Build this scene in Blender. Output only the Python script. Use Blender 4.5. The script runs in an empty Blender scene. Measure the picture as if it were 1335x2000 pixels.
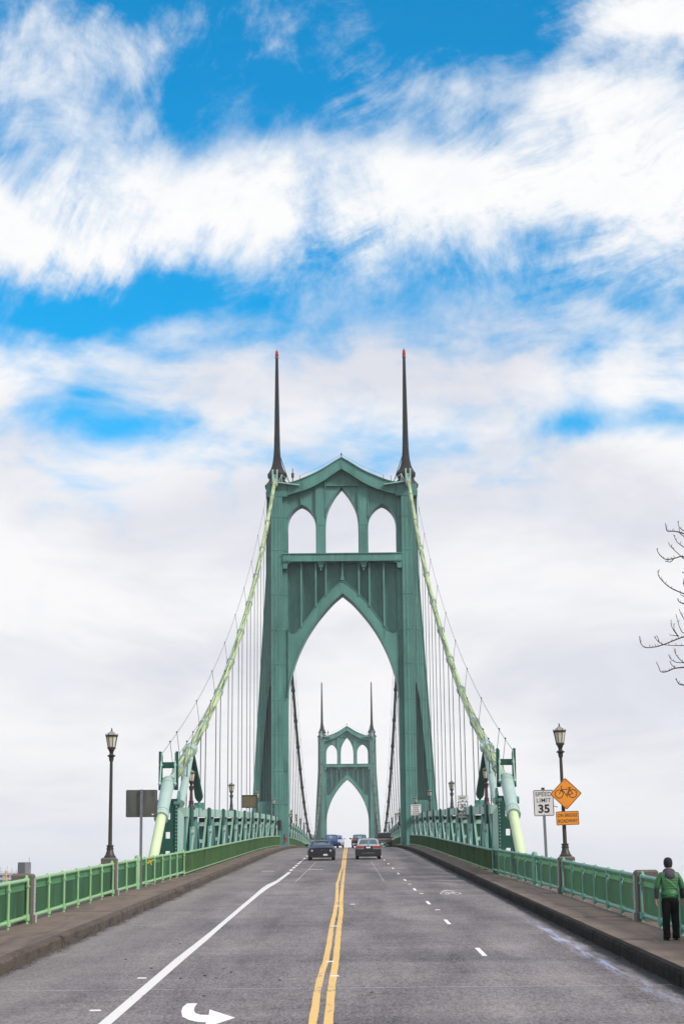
import bpy, bmesh, math, random
from mathutils import Vector, Matrix
random.seed(11)
scene = bpy.context.scene
COL = scene.collection
rad = math.radians

# ------------------------------------------------------------------ camera
CAM = Vector((0.548, 0.0, 2.9))
YAW, PITCH, ROLL = -0.0024, 0.1996, -0.0094
fw = Vector((math.sin(YAW)*math.cos(PITCH), math.cos(YAW)*math.cos(PITCH), math.sin(PITCH)))
rt = Vector((math.cos(YAW), -math.sin(YAW), 0.0))
up = rt.cross(fw)
rt, up = rt*math.cos(ROLL) + up*math.sin(ROLL), up*math.cos(ROLL) - rt*math.sin(ROLL)
cam_data = bpy.data.cameras.new('camera')
cam = bpy.data.objects.new('camera', cam_data)
COL.objects.link(cam)
cam_data.sensor_fit = 'HORIZONTAL'
cam_data.sensor_width = 36.0
cam_data.lens = 36.0*3693.9/1335.0
cam_data.clip_start = 0.2
cam_data.clip_end = 20000
cam.matrix_world = Matrix(((rt.x, up.x, -fw.x, CAM.x), (rt.y, up.y, -fw.y, CAM.y), (rt.z, up.z, -fw.z, CAM.z), (0, 0, 0, 1)))
scene.camera = cam

# ------------------------------------------------------------------ light
SUN_ELEV, SUN_AZ = rad(38), rad(127)          # azimuth clockwise from +Y
SKY_STRENGTH = 0.12
sun_data = bpy.data.lights.new('sun', 'SUN')
sun_data.energy = 3.6
sun_data.angle = rad(12)
sun_data.color = (1.0, 0.93, 0.83)
sun = bpy.data.objects.new('sun', sun_data)
COL.objects.link(sun)
sdir = Vector((math.sin(SUN_AZ)*math.cos(SUN_ELEV), math.cos(SUN_AZ)*math.cos(SUN_ELEV), math.sin(SUN_ELEV)))
sun.rotation_euler = sdir.to_track_quat('Z', 'Y').to_euler()
sun.location = sdir*200
scene.view_settings.view_transform = 'Standard'
scene.view_settings.look = 'None'
scene.view_settings.gamma = 1.0
scene.view_settings.exposure = 0.0
scene.view_settings.use_curve_mapping = False
try:
    scene.cycles.use_denoising = True
    scene.cycles.max_bounces = 6
    scene.cycles.transparent_max_bounces = 12
except Exception:
    pass

# ------------------------------------------------------------------ world: physical sky with a cloud layer
world = bpy.data.worlds.new('World')
scene.world = world
world.use_nodes = True
wt = world.node_tree
wt.nodes.clear()


class NT:
    """small helper to write node graphs as expressions"""
    def __init__(s, tree): s.t = tree

    def node(s, kind, **kw):
        n = s.t.nodes.new(kind)
        for k, v in kw.items(): setattr(n, k, v)
        return n

    def put(s, sock, v):
        if hasattr(v, 'is_output'): s.t.links.new(v, sock)
        else: sock.default_value = v

    def m(s, op, a, b=None, c=None, clamp=False):
        n = s.node('ShaderNodeMath', operation=op, use_clamp=clamp)
        s.put(n.inputs[0], a)
        if b is not None: s.put(n.inputs[1], b)
        if c is not None: s.put(n.inputs[2], c)
        return n.outputs[0]

    def add(s, a, b): return s.m('ADD', a, b)
    def mul(s, a, b): return s.m('MULTIPLY', a, b)
    def sub(s, a, b): return s.m('SUBTRACT', a, b)

    def step(s, x, lo, hi):
        n = s.node('ShaderNodeMapRange', interpolation_type='SMOOTHSTEP', clamp=True)
        s.put(n.inputs[0], x); s.put(n.inputs[1], lo); s.put(n.inputs[2], hi)
        n.inputs[3].default_value = 0; n.inputs[4].default_value = 1
        return n.outputs[0]

    def xyz(s, x, y, z):
        n = s.node('ShaderNodeCombineXYZ')
        s.put(n.inputs[0], x); s.put(n.inputs[1], y); s.put(n.inputs[2], z)
        return n.outputs[0]

    def noise(s, vec, scale, detail=5, rough=0.55, dist=0.0):
        n = s.node('ShaderNodeTexNoise')
        s.put(n.inputs['Vector'], vec)
        n.inputs['Scale'].default_value = scale
        n.inputs['Detail'].default_value = detail
        n.inputs['Roughness'].default_value = rough
        n.inputs['Distortion'].default_value = dist
        return n.outputs[0]

    def mix(s, f, a, b, blend='MIX'):
        n = s.node('ShaderNodeMix', data_type='RGBA', blend_type=blend)
        s.put(n.inputs[0], f)
        for i, v in ((6, a), (7, b)):
            if hasattr(v, 'is_output'): s.t.links.new(v, n.inputs[i])
            else: n.inputs[i].default_value = (v[0], v[1], v[2], 1.0)
        return n.outputs[2]

    def ramp(s, x, stops):
        n = s.node('ShaderNodeValToRGB')
        cr = n.color_ramp
        while len(cr.elements) < len(stops): cr.elements.new(0.5)
        for e, (p_, v) in zip(cr.elements, stops):
            e.position = p_
            e.color = (v, v, v, 1) if not isinstance(v, tuple) else (*v, 1)
        s.put(n.inputs[0], x)
        return n.outputs[0]


w = NT(wt)
gen = w.node('ShaderNodeTexCoord').outputs['Generated']
sep = w.node('ShaderNodeSeparateXYZ')
wt.links.new(gen, sep.inputs[0])
dx, dy, dz = sep.outputs
den = w.m('MAXIMUM', w.add(dy, 1.0), 0.02)
U = w.m('DIVIDE', w.mul(dx, 2.0), den)
V = w.m('DIVIDE', w.mul(dz, 2.0), den)          # stereographic sky coordinates, about radians near the bridge axis
P = w.xyz(U, V, 0.0)


def rot2(angle, su, sv, warp=0.0, off=0.0):
    c, s_ = math.cos(angle), math.sin(angle)
    a_ = w.add(w.mul(U, c), w.mul(V, s_))
    b_ = w.sub(w.mul(V, c), w.mul(U, s_))
    if warp:
        b_ = w.add(b_, w.mul(w.sub(w.noise(P, 9.0, 2), 0.5), warp))
    return w.xyz(w.mul(a_, su), w.mul(b_, sv), off)


big = w.noise(P, 7.0, 3, 0.5, 0.3)
fine = w.noise(P, 15.0, 12, 0.66, 0.35)
puff = w.noise(w.xyz(w.mul(U, 13.0), w.mul(V, 24.0), 4.2), 1.0, 8, 0.56, 0.35)
side = w.step(w.add(U, w.mul(w.sub(big, 0.5), 0.30)), -0.10, 0.04)
str_r = w.noise(rot2(rad(27), 15, 100, 0.050, 3.1), 1.0, 8, 0.64, 0.2)     # hairs that rise to the right
str_l = w.noise(rot2(rad(62), 20, 78, 0.03, 7.7), 1.0, 8, 0.64, 0.15)     # steeper hairs
streak = w.mix(side, str_l, str_r)
fib_r = w.noise(rot2(rad(26), 14, 34, 0.06, 1.3), 1.0, 9, 0.60, 0.3)       # broader fibres along the same directions
fib_l = w.noise(rot2(rad(62), 22, 36, 0.04, 5.9), 1.0, 9, 0.60, 0.3)
fibre = w.mix(side, fib_l, fib_r)
hairy = w.step(w.noise(P, 11.0, 3, 0.5), 0.40, 0.62)
wobble = w.add(w.mul(w.sub(big, 0.5), 0.10), w.mul(w.sub(fine, 0.5), 0.03))
Vt = w.add(w.sub(V, w.mul(U, 0.06)), wobble)
layer = w.ramp(Vt, [(0.0, 1.5), (0.16, 1.4), (0.19, 1.05), (0.215, 0.88), (0.25, 0.66), (0.285, 0.56), (0.315, 0.45), (0.337, 0.66),
                    (0.362, 0.96), (0.388, 0.86), (0.408, 0.52), (0.435, 0.30), (0.48, 0.28), (0.60, 0.60), (0.75, 0.62), (0.92, 0.85)])  # cover thickened overhead, out of view, to whiten the scene's light


def sky_uv(px, py):
    return (px-667)/3694*1.02, 2*math.tan((0.1996+math.atan((1000-py)/3694))/2)


def blob(px, py, rx, ry, amp, tilt=0.0):
    u0, v0 = sky_uv(px, py)
    du = w.sub(U, u0)
    dv = w.sub(w.sub(V, v0), w.mul(du, tilt))
    q = w.add(w.m('POWER', w.m('ABSOLUTE', w.mul(du, 3694/rx)), 2.0), w.m('POWER', w.m('ABSOLUTE', w.mul(dv, 3694/ry)), 2.0))
    return w.mul(w.m('EXPONENT', w.mul(q, -1.0)), amp)


dens = layer
for b in ((150, 625, 150, 42, -0.36, 0.0), (330, 560, 260, 40, -0.24, 0.0), (160, 765, 60, 24, -0.22, 0), (1250, 620, 130, 34, -0.2, -0.3), (1130, 835, 110, 30, -0.38, 0.05), (1290, 825, 90, 40, -0.38, 0),
          (280, 825, 90, 28, -0.22, 0), (520, 220, 190, 70, -0.22, 0.3), (900, 60, 190, 60, -0.26, 0.0), (90, 700, 160, 40, 0.10, 0),
          (90, 120, 150, 130, 0.30, 0.0), (330, 60, 170, 70, 0.26, 0.3), (1260, 45, 190, 70, 0.62, -0.1), (1120, 180, 330, 60, 0.38, -0.05),
          (340, 640, 130, 34, 0.20, 0), (700, 720, 260, 110, 0.18, 0), (1290, 720, 150, 50, 0.22, 0.0), (680, 70, 60, 130, 0.14, 1.2),
          (1000, 600, 330, 60, 0.12, 0)):
    dens = w.add(dens, blob(*b))
hi = w.step(w.add(V, w.mul(w.sub(big, 0.5), 0.06)), 0.27, 0.335)                   # high cloud is streaky, low cloud soft
soft_tex = w.add(w.mul(w.sub(puff, 0.5), 1.7), w.mul(w.sub(fine, 0.5), 0.6))
high_tex = w.add(w.add(w.mul(w.sub(fine, 0.5), 1.35), w.mul(w.sub(fibre, 0.5), 0.60)), w.mul(w.mul(w.sub(streak, 0.5), hairy), 0.80))
dens = w.add(dens, w.mul(high_tex, hi))
dens = w.add(dens, w.mul(soft_tex, w.sub(1.0, hi)))
alpha = w.step(dens, 0.29, 0.96)
sky = w.node('ShaderNodeTexSky', sky_type='NISHITA')
sky.sun_disc = False
sky.sun_elevation = SUN_ELEV
sky.sun_rotation = SUN_AZ
sky.air_density = 1.0
sky.dust_density = 0.3
sky.ozone_density = 2.0
hsv = w.node('ShaderNodeHueSaturation')
wt.links.new(sky.outputs[0], hsv.inputs['Color'])
hsv.inputs['Hue'].default_value = 0.488
hsv.inputs['Saturation'].default_value = 1.62
hsv.inputs['Value'].default_value = 1.55
blue = hsv.outputs[0]
shade = w.noise(w.xyz(w.mul(U, 4.0), w.mul(V, 11.0), 1.7), 1.0, 5, 0.55, 0.3)
lowgrey = w.mul(w.step(shade, 0.43, 0.66), w.sub(1.0, w.step(V, 0.28, 0.36)))
k = 1.0/SKY_STRENGTH
bright = tuple(c*k for c in (1.0, 1.0, 1.0))
soft = tuple(c*k for c in (0.975, 0.97, 0.98))
grey = tuple(c*k for c in (0.75, 0.765, 0.835))
ccol = w.mix(w.step(V, 0.22, 0.34), soft, bright)
ccol = w.mix(lowgrey, ccol, grey)
ccol = w.mix(w.mul(w.step(V, 0.075, 0.0), 0.6), ccol, tuple(c*k for c in (0.80, 0.83, 0.91)))
ccol = w.mix(w.mul(w.step(fine, 0.50, 0.66), 0.30), ccol, tuple(c*k for c in (0.82, 0.87, 0.95)))
colr = w.mix(alpha, blue, ccol)
bg = w.node('ShaderNodeBackground')
wt.links.new(colr, bg.inputs[0])
bg.inputs[1].default_value = SKY_STRENGTH
outw = w.node('ShaderNodeOutputWorld')
wt.links.new(bg.outputs[0], outw.inputs[0])

# ------------------------------------------------------------------ helpers
def zr(y):
    """road level along the bridge: straight climb, then a crest at midspan"""
    if y > 403.8: y = 807.6 - y
    if y < 150: return 0.012 + 0.0385*max(y, -8)
    u = y - 150
    return 5.787 + 0.0385*u - 0.0385*u*u/507.6


def zs(y): return zr(y) + 0.27
def slope(y): return (zr(y + 0.5) - zr(y - 0.5))


def xr(y):
    """distance of the railing from the centre line"""
    if y <= 66: return 7.88
    if y < 91.6: return 7.88 - 0.43*(y - 66)/25.6
    return 7.42


class MB:
    """collects faces, then links them as ONE mesh object"""
    def __init__(s): s.v, s.f, s.mi, s.cur = [], [], [], 0

    def mat(s, i): s.cur = i; return s

    def face(s, *idx): s.f.append(idx); s.mi.append(s.cur)

    def hexa(s, p):
        n = len(s.v); s.v += [tuple(q) for q in p]
        for q in ((0, 3, 2, 1), (4, 5, 6, 7), (0, 1, 5, 4), (1, 2, 6, 5), (2, 3, 7, 6), (3, 0, 4, 7)):
            s.face(*[n + i for i in q])
        return s

    def box(s, x0, x1, y0, y1, z0, z1):
        return s.hexa([(x0, y0, z0), (x1, y0, z0), (x1, y1, z0), (x0, y1, z0), (x0, y0, z1), (x1, y0, z1), (x1, y1, z1), (x0, y1, z1)])

    def prism_xz(s, pts, y0, y1):
        """simple polygon in X-Z pushed along Y (caps triangulated by Blender, so keep it convex or nearly so)"""
        n = len(s.v); k = len(pts)
        s.v += [(x, y0, z) for x, z in pts] + [(x, y1, z) for x, z in pts]
        s.face(*range(n, n + k)); s.face(*range(n + 2*k - 1, n + k - 1, -1))
        for i in range(k): s.face(n + i, n + k + i, n + k + (i + 1) % k, n + (i + 1) % k)
        return s

    def prism_yz(s, pts, x0, x1):
        n = len(s.v); k = len(pts)
        s.v += [(x0, y, z) for y, z in pts] + [(x1, y, z) for y, z in pts]
        s.face(*range(n, n + k)); s.face(*range(n + 2*k - 1, n + k - 1, -1))
        for i in range(k): s.face(n + i, n + k + i, n + k + (i + 1) % k, n + (i + 1) % k)
        return s

    def bar(s, a, b, w, h=None, upv=(0, 0, 1)):
        a, b = Vector(a), Vector(b); h = h or w
        d = (b - a).normalized(); u_ = Vector(upv)
        if abs(d.dot(u_)) > 0.98: u_ = Vector((0, 1, 0))
        r = d.cross(u_).normalized(); u_ = r.cross(d)
        return s.hexa([a - r*w/2 - u_*h/2, a + r*w/2 - u_*h/2, a + r*w/2 + u_*h/2, a - r*w/2 + u_*h/2,
                       b - r*w/2 - u_*h/2, b + r*w/2 - u_*h/2, b + r*w/2 + u_*h/2, b - r*w/2 + u_*h/2])

    def tube(s, pts, r, n=8, caps=True):
        pts = [Vector(p) for p in pts]
        rs = r if isinstance(r, (list, tuple)) else [r]*len(pts)
        ref = Vector((0, 0, 1)); base = len(s.v)
        for i, p in enumerate(pts):
            d = (pts[min(i + 1, len(pts) - 1)] - pts[max(i - 1, 0)]).normalized()
            if abs(d.dot(ref)) > 0.95: ref = Vector((1, 0, 0)) if abs(d.x) < 0.9 else Vector((0, 1, 0))
            a = d.cross(ref).normalized(); b = a.cross(d)
            ref = b if abs(b.dot(d)) < 0.5 else ref
            for k_ in range(n):
                t = 2*math.pi*k_/n
                s.v.append(tuple(p + (a*math.cos(t) + b*math.sin(t))*rs[i]))
        for i in range(len(pts) - 1):
            for k_ in range(n):
                q = base + i*n + k_; q2 = base + i*n + (k_ + 1) % n
                s.face(q, q2, q2 + n, q + n)
        if caps:
            s.face(*[base + k_ for k_ in range(n - 1, -1, -1)])
            s.face(*[base + (len(pts) - 1)*n + k_ for k_ in range(n)])
        return s

    def lathe(s, prof, n=12, c=(0, 0, 0), phase=0.0, sq=1.0):
        base = len(s.v)
        for r, z in prof:
            for k_ in range(n):
                t = 2*math.pi*k_/n + phase
                s.v.append((c[0] + r*math.cos(t), c[1] + r*sq*math.sin(t), c[2] + z))
        for i in range(len(prof) - 1):
            for k_ in range(n):
                q = base + i*n + k_; q2 = base + i*n + (k_ + 1) % n
                s.face(q, q2, q2 + n, q + n)
        s.face(*[base + k_ for k_ in range(n - 1, -1, -1)])
        s.face(*[base + (len(prof) - 1)*n + k_ for k_ in range(n)])
        return s

    def ball(s, c, r, n=8, m=5, sc=(1, 1, 1)):
        prof = [(max(r*math.sin(math.pi*i/m), 0.001*r), -r*math.cos(math.pi*i/m)) for i in range(m + 1)]
        base = len(s.v)
        for q, z in prof:
            for k_ in range(n):
                t = 2*math.pi*k_/n
                s.v.append((c[0] + q*math.cos(t)*sc[0], c[1] + q*math.sin(t)*sc[1], c[2] + z*sc[2]))
        for i in range(m):
            for k_ in range(n):
                a = base + i*n + k_; b = base + i*n + (k_ + 1) % n
                s.face(a, b, b + n, a + n)
        return s

    def loft(s, rings, closed=True, caps=True):
        base = len(s.v); n = len(rings[0])
        for r in rings: s.v += [tuple(p) for p in r]
        for i in range(len(rings) - 1):
            for k_ in range(n if closed else n - 1):
                a = base + i*n + k_; b = base + i*n + (k_ + 1) % n
                s.face(a, b, b + n, a + n)
        if caps and closed:
            s.face(*[base + k_ for k_ in range(n - 1, -1, -1)])
            s.face(*[base + (len(rings) - 1)*n + k_ for k_ in range(n)])
        return s

    def mesh(s, name, mats, smooth=False):
        me = bpy.data.meshes.new(name)
        me.from_pydata(s.v, [], s.f)
        for m_ in (mats if isinstance(mats, (list, tuple)) else [mats]): me.materials.append(m_)
        me.polygons.foreach_set('material_index', s.mi)
        bm = bmesh.new(); bm.from_mesh(me)
        bmesh.ops.recalc_face_normals(bm, faces=bm.faces)
        bm.to_mesh(me); bm.free()
        if smooth:
            me.polygons.foreach_set('use_smooth', [True]*len(me.polygons))
            try: me.set_sharp_from_angle(angle=rad(smooth if smooth is not True else 40))
            except Exception: pass
        me.update()
        return me

    def build(s, name, mats, parent=None, smooth=False):
        return link(name, s.mesh(name, mats, smooth), parent)


def link(name, me, parent=None):
    o = bpy.data.objects.new(name, me)
    COL.objects.link(o)
    if parent is not None: o.parent = parent
    return o


def tag(o, label=None, cat=None, group=None, kind=None):
    if label: o['label'] = label
    if cat: o['category'] = cat
    if group: o['group'] = group
    if kind: o['kind'] = kind
    return o


def thing(name, label, cat, loc=(0, 0, 0), rot=(0, 0, 0), group=None):
    o = bpy.data.objects.new(name, None)
    o.empty_display_size = 0.3
    COL.objects.link(o)
    o.location = loc; o.rotation_euler = rot
    return tag(o, label, cat, group)


def dup(root, loc=None, rot=None, label=None, group=None):
    kids = {}
    for ob in list(bpy.data.objects):
        if ob.parent: kids.setdefault(ob.parent.name, []).append(ob)

    def rec(o, par):
        c = o.copy(); COL.objects.link(c); c.parent = par
        for ch in kids.get(o.name, ()): rec(ch, c)
        return c
    c = rec(root, root.parent)
    if loc is not None: c.location = loc
    if rot is not None: c.rotation_euler = rot
    if label: c['label'] = label
    if group: c['group'] = group
    return c


def curve_mesh(name, loops, thick, mat_):
    """filled outline with holes, 2-D x,y -> mesh with thickness along z"""
    cu = bpy.data.curves.new(name, 'CURVE')
    cu.dimensions = '2D'; cu.fill_mode = 'BOTH'; cu.extrude = thick/2
    for lp in loops:
        sp = cu.splines.new('POLY'); sp.points.add(len(lp) - 1); sp.use_cyclic_u = True
        for q, (x, y) in zip(sp.points, lp): q.co = (x, y, 0, 1)
    ob = bpy.data.objects.new(name, cu)
    me = bpy.data.meshes.new_from_object(ob)
    bpy.data.objects.remove(ob); bpy.data.curves.remove(cu)
    me.materials.clear(); me.materials.append(mat_)
    return me


def plate(name, loops, y0, y1, mat_, parent):
    """outline with holes in X-Z standing across the bridge, from y0 to y1"""
    from mathutils.geometry import tessellate_polygon
    clean = []
    for lp in loops:
        q = []
        for p_ in lp:
            if not q or math.hypot(p_[0] - q[-1][0], p_[1] - q[-1][1]) > 1e-4: q.append(p_)
        if math.hypot(q[0][0] - q[-1][0], q[0][1] - q[-1][1]) < 1e-4: q.pop()
        clean.append(q)
    flat = [p_ for lp in clean for p_ in lp]
    n = len(flat)
    mb = MB()
    mb.v = [(x, y0, z) for x, z in flat] + [(x, y1, z) for x, z in flat]
    for t in tessellate_polygon([[Vector((x, z, 0)) for x, z in lp] for lp in clean]):
        mb.face(*t); mb.face(*[i + n for i in reversed(t)])
    base = 0
    for lp in clean:
        k = len(lp)
        for i in range(k):
            a, b = base + i, base + (i + 1) % k
            mb.face(a, b, b + n, a + n)
        base += k
    return mb.build(name, mat_, parent)


def text_mesh(s, size, mat_, bold=0.0, thick=0.004, sx=1.0, spacing=1.0):
    cu = bpy.data.curves.new('lettering', 'FONT')
    cu.body = s; cu.size = size; cu.align_x = 'CENTER'; cu.align_y = 'CENTER'
    cu.extrude = thick/2; cu.offset = bold; cu.space_character = spacing
    ob = bpy.data.objects.new('lettering', cu)
    me = bpy.data.meshes.new_from_object(ob)
    bpy.data.objects.remove(ob); bpy.data.curves.remove(cu)
    me.materials.clear(); me.materials.append(mat_)
    for v in me.vertices: v.co = (v.co.x*sx, -v.co.z, v.co.y)       # stand upright, face the -Y side
    return me


# ------------------------------------------------------------------ materials
def mat(name, col, rough=0.6, metal=0.0, vary=(0.6, 0.18), stain=None, stain2=None, bump=None, coat=0.0, spec=None, spread=(1, 1, 1)):
    m_ = bpy.data.materials.new(name)
    m_.use_nodes = True
    t = m_.node_tree; b = t.nodes['Principled BSDF']
    n = NT(t)
    pos = n.node('ShaderNodeNewGeometry').outputs['Position']

    def sc(v):
        mp = n.node('ShaderNodeMapping'); t.links.new(pos, mp.inputs[0]); mp.inputs['Scale'].default_value = v
        return mp.outputs[0]
    c = None
    v = n.noise(sc(spread), vary[0], 6, 0.6)
    f = n.add(n.mul(n.sub(v, 0.5), 2*vary[1]*2.0), 1.0)
    c = n.mix(1.0, col, n.xyz(f, f, f), 'MULTIPLY')
    for st in (stain, stain2):
        if st:
            scol, scale, lo, hi_, sv = st
            c = n.mix(n.step(n.noise(sc(sv), scale, 7, 0.65, 0.3), lo, hi_), c, scol)
    t.links.new(c, b.inputs['Base Color'])
    b.inputs['Roughness'].default_value = rough
    b.inputs['Metallic'].default_value = metal
    if coat: b.inputs['Coat Weight'].default_value = coat; b.inputs['Coat Roughness'].default_value = 0.05
    if spec is not None: b.inputs['Specular IOR Level'].default_value = spec
    if bump:
        bn = n.node('ShaderNodeBump')
        bn.inputs['Strength'].default_value = bump[1]
        bn.inputs['Distance'].default_value = bump[2]
        t.links.new(n.noise(sc((1, 1, 1)), bump[0], 4, 0.6), bn.inputs['Height'])
        t.links.new(bn.outputs[0], b.inputs['Normal'])
    return m_


M = {}
M['steel'] = mat('verde green bridge paint', (0.080, 0.212, 0.190), 0.45, vary=(0.5, 0.24), spread=(1, 1, 0.5),
                 stain=((0.040, 0.125, 0.090), 0.9, 0.53, 0.74, (1.5, 1.5, 0.16)), stain2=((0.14, 0.29, 0.235), 0.7, 0.55, 0.76, (2, 2, 0.2)), spec=0.35)
M['steel_light'] = mat('pale weathered green paint', (0.30, 0.46, 0.40), 0.5, vary=(0.8, 0.16),
                       stain=((0.16, 0.30, 0.24), 1.6, 0.60, 0.80, (2, 2, 0.5)), spec=0.35)
M['steel_dark'] = mat('deep green bridge paint', (0.012, 0.070, 0.052), 0.55, vary=(1.0, 0.2), spec=0.3)
M['casting'] = mat('blue grey cast steel paint', (0.32, 0.43, 0.40), 0.45, vary=(1.5, 0.1), stain=((0.2, 0.32, 0.3), 2.0, 0.6, 0.8, (1, 1, 0.4)))
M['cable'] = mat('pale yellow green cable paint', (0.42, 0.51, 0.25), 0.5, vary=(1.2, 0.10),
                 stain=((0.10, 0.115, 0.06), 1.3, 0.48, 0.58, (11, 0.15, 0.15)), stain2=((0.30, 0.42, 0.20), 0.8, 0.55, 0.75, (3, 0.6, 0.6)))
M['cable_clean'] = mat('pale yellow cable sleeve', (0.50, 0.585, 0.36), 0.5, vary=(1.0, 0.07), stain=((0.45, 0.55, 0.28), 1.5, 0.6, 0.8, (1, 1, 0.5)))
M['cable_shade_dirt'] = mat('shade darkened dirty cable paint', (0.085, 0.115, 0.060), 0.55, vary=(1.2, 0.2), stain=((0.030, 0.036, 0.025), 1.2, 0.45, 0.65, (6, 0.2, 0.2)), stain2=((0.22, 0.28, 0.13), 0.9, 0.58, 0.72, (5, 0.3, 0.3)))  # main-span copy: underside shade put into the colour, along with dirt
M['rope'] = mat('dark suspender rope', (0.045, 0.065, 0.062), 0.6, vary=(2, 0.1))
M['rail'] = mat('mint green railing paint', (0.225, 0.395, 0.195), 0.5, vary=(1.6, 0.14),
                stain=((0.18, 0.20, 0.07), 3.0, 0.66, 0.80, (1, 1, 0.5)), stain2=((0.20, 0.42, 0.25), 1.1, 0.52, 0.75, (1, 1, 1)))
M['frieze'] = mat('mid green railing paint', (0.075, 0.235, 0.10), 0.55, vary=(1.2, 0.25))
M['picket'] = mat('green railing picket paint', (0.024, 0.108, 0.042), 0.55, vary=(0.55, 0.42), spread=(2, 1.4, 0.3),
                  stain=((0.12, 0.09, 0.04), 2.2, 0.60, 0.72, (1.4, 1.4, 0.4)), stain2=((0.075, 0.23, 0.11), 1.1, 0.57, 0.72, (1, 1, 0.3)))
M['panel'] = mat('mossy dark green railing panel', (0.058, 0.130, 0.046), 0.6, vary=(0.7, 0.28), spread=(2, 1.6, 0.35),
                 stain=((0.018, 0.034, 0.015), 1.9, 0.52, 0.70, (1.6, 1.6, 0.22)), stain2=((0.11, 0.10, 0.03), 1.6, 0.62, 0.78, (1.2, 1.2, 0.6)))
M['concrete'] = mat('grey weathered concrete', (0.105, 0.096, 0.080), 0.85, vary=(1.4, 0.2), stain=((0.08, 0.075, 0.06), 1.2, 0.54, 0.75, (1.5, 1.5, 0.5)), bump=(40, 0.3, 0.01))
M['iron'] = mat('dark bronze lamp iron', (0.030, 0.022, 0.019), 0.5, vary=(3, 0.2))
M['iron_brown'] = mat('rusty brown lamp iron', (0.045, 0.020, 0.015), 0.6, vary=(3, 0.25))
M['lamp_roof'] = mat('weathered lamp roof', (0.22, 0.20, 0.18), 0.5, vary=(6, 0.2))
M['spire'] = mat('black copper spire cladding', (0.016, 0.013, 0.015), 0.42, vary=(1.2, 0.3), stain=((0.035, 0.06, 0.05), 1.5, 0.62, 0.75, (2, 2, 0.4)), spec=0.35)
M['beacon'] = mat('red beacon lens', (0.42, 0.012, 0.015), 0.25, vary=(5, 0.1))
M['galv'] = mat('galvanised sign post', (0.16, 0.165, 0.18), 0.5, metal=0.3, vary=(5, 0.15))
M['alu_back'] = mat('dull aluminium sign back', (0.095, 0.098, 0.088), 0.5, metal=0.35, vary=(1.6, 0.2), stain=((0.055, 0.06, 0.066), 1.3, 0.48, 0.7, (3, 1, 0.5)))
M['alu_brown'] = mat('brown stained sign back', (0.115, 0.090, 0.045), 0.6, metal=0.1, vary=(2, 0.2))
M['sign_white'] = mat('white sign face', (0.60, 0.58, 0.585), 0.45, vary=(3, 0.05))
M['sign_black'] = mat('black sign print', (0.012, 0.012, 0.014), 0.5, vary=(3, 0.05))
M['sign_orange'] = mat('amber sign face', (0.72, 0.245, 0.012), 0.42, vary=(3, 0.06))
M['rubber'] = mat('tyre rubber', (0.012, 0.012, 0.013), 0.8, vary=(6, 0.1))
M['chrome'] = mat('bright metal', (0.55, 0.56, 0.58), 0.22, metal=1.0, vary=(3, 0.03))
M['alloy'] = mat('dull alloy rim', (0.16, 0.16, 0.17), 0.4, metal=0.8, vary=(3, 0.05))
M['trim'] = mat('black plastic trim', (0.010, 0.010, 0.012), 0.5, vary=(6, 0.1))
M['seat'] = mat('dark car upholstery', (0.02, 0.022, 0.028), 0.8, vary=(6, 0.1))
M['tail'] = mat('red tail lamp lens', (0.30, 0.006, 0.008), 0.2, vary=(8, 0.08), coat=0.6)
M['head'] = mat('clear headlamp lens', (0.55, 0.56, 0.58), 0.12, vary=(8, 0.05), coat=0.8)
M['amber'] = mat('amber marker lens', (0.55, 0.10, 0.03), 0.25, vary=(8, 0.08))
M['plate'] = mat('white licence plate', (0.62, 0.62, 0.60), 0.4, vary=(20, 0.1))
M['bark'] = mat('dark bare twig bark', (0.020, 0.015, 0.014), 0.8, vary=(6, 0.2))
M['water'] = mat('grey river water', (0.045, 0.06, 0.065), 0.12, vary=(0.02, 0.2), bump=(0.6, 0.25, 0.15))
M['soil'] = mat('rough grassy ground', (0.055, 0.065, 0.03), 0.95, vary=(0.05, 0.3), stain=((0.03, 0.045, 0.02), 0.02, 0.5, 0.65, (1, 1, 1)))
M['facade'] = mat('grey apartment facade', (0.36, 0.36, 0.39), 0.8, vary=(0.2, 0.08))
M['penthouse'] = mat('dark blue grey cladding', (0.012, 0.013, 0.024), 0.6, vary=(0.4, 0.12))
M['mast'] = mat('orange mast paint', (0.70, 0.30, 0.02), 0.5, vary=(0.4, 0.08))
M['yellow_tag'] = mat('yellow ribbon plastic', (0.75, 0.48, 0.02), 0.5, vary=(9, 0.1))
M['red'] = mat('red enamel', (0.40, 0.02, 0.02), 0.4, vary=(5, 0.1))


def glass(name, tint, opacity):
    m_ = bpy.data.materials.new(name); m_.use_nodes = True
    t = m_.node_tree; t.nodes.clear(); n = NT(t)
    tr = n.node('ShaderNodeBsdfTransparent'); tr.inputs[0].default_value = (*tint, 1)
    gl = n.node('ShaderNodeBsdfGlossy'); gl.inputs[0].default_value = (0.9, 0.95, 1, 1); gl.inputs['Roughness'].default_value = 0.03
    lw = n.node('ShaderNodeLayerWeight'); lw.inputs[0].default_value = 0.5
    mx = n.node('ShaderNodeMixShader'); t.links.new(n.m('ADD', n.mul(n.m('POWER', lw.outputs['Facing'], 4.0), 0.7), opacity, clamp=True), mx.inputs[0])
    t.links.new(tr.outputs[0], mx.inputs[1]); t.links.new(gl.outputs[0], mx.inputs[2])
    o_ = n.node('ShaderNodeOutputMaterial'); t.links.new(mx.outputs[0], o_.inputs[0])
    return m_


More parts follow.
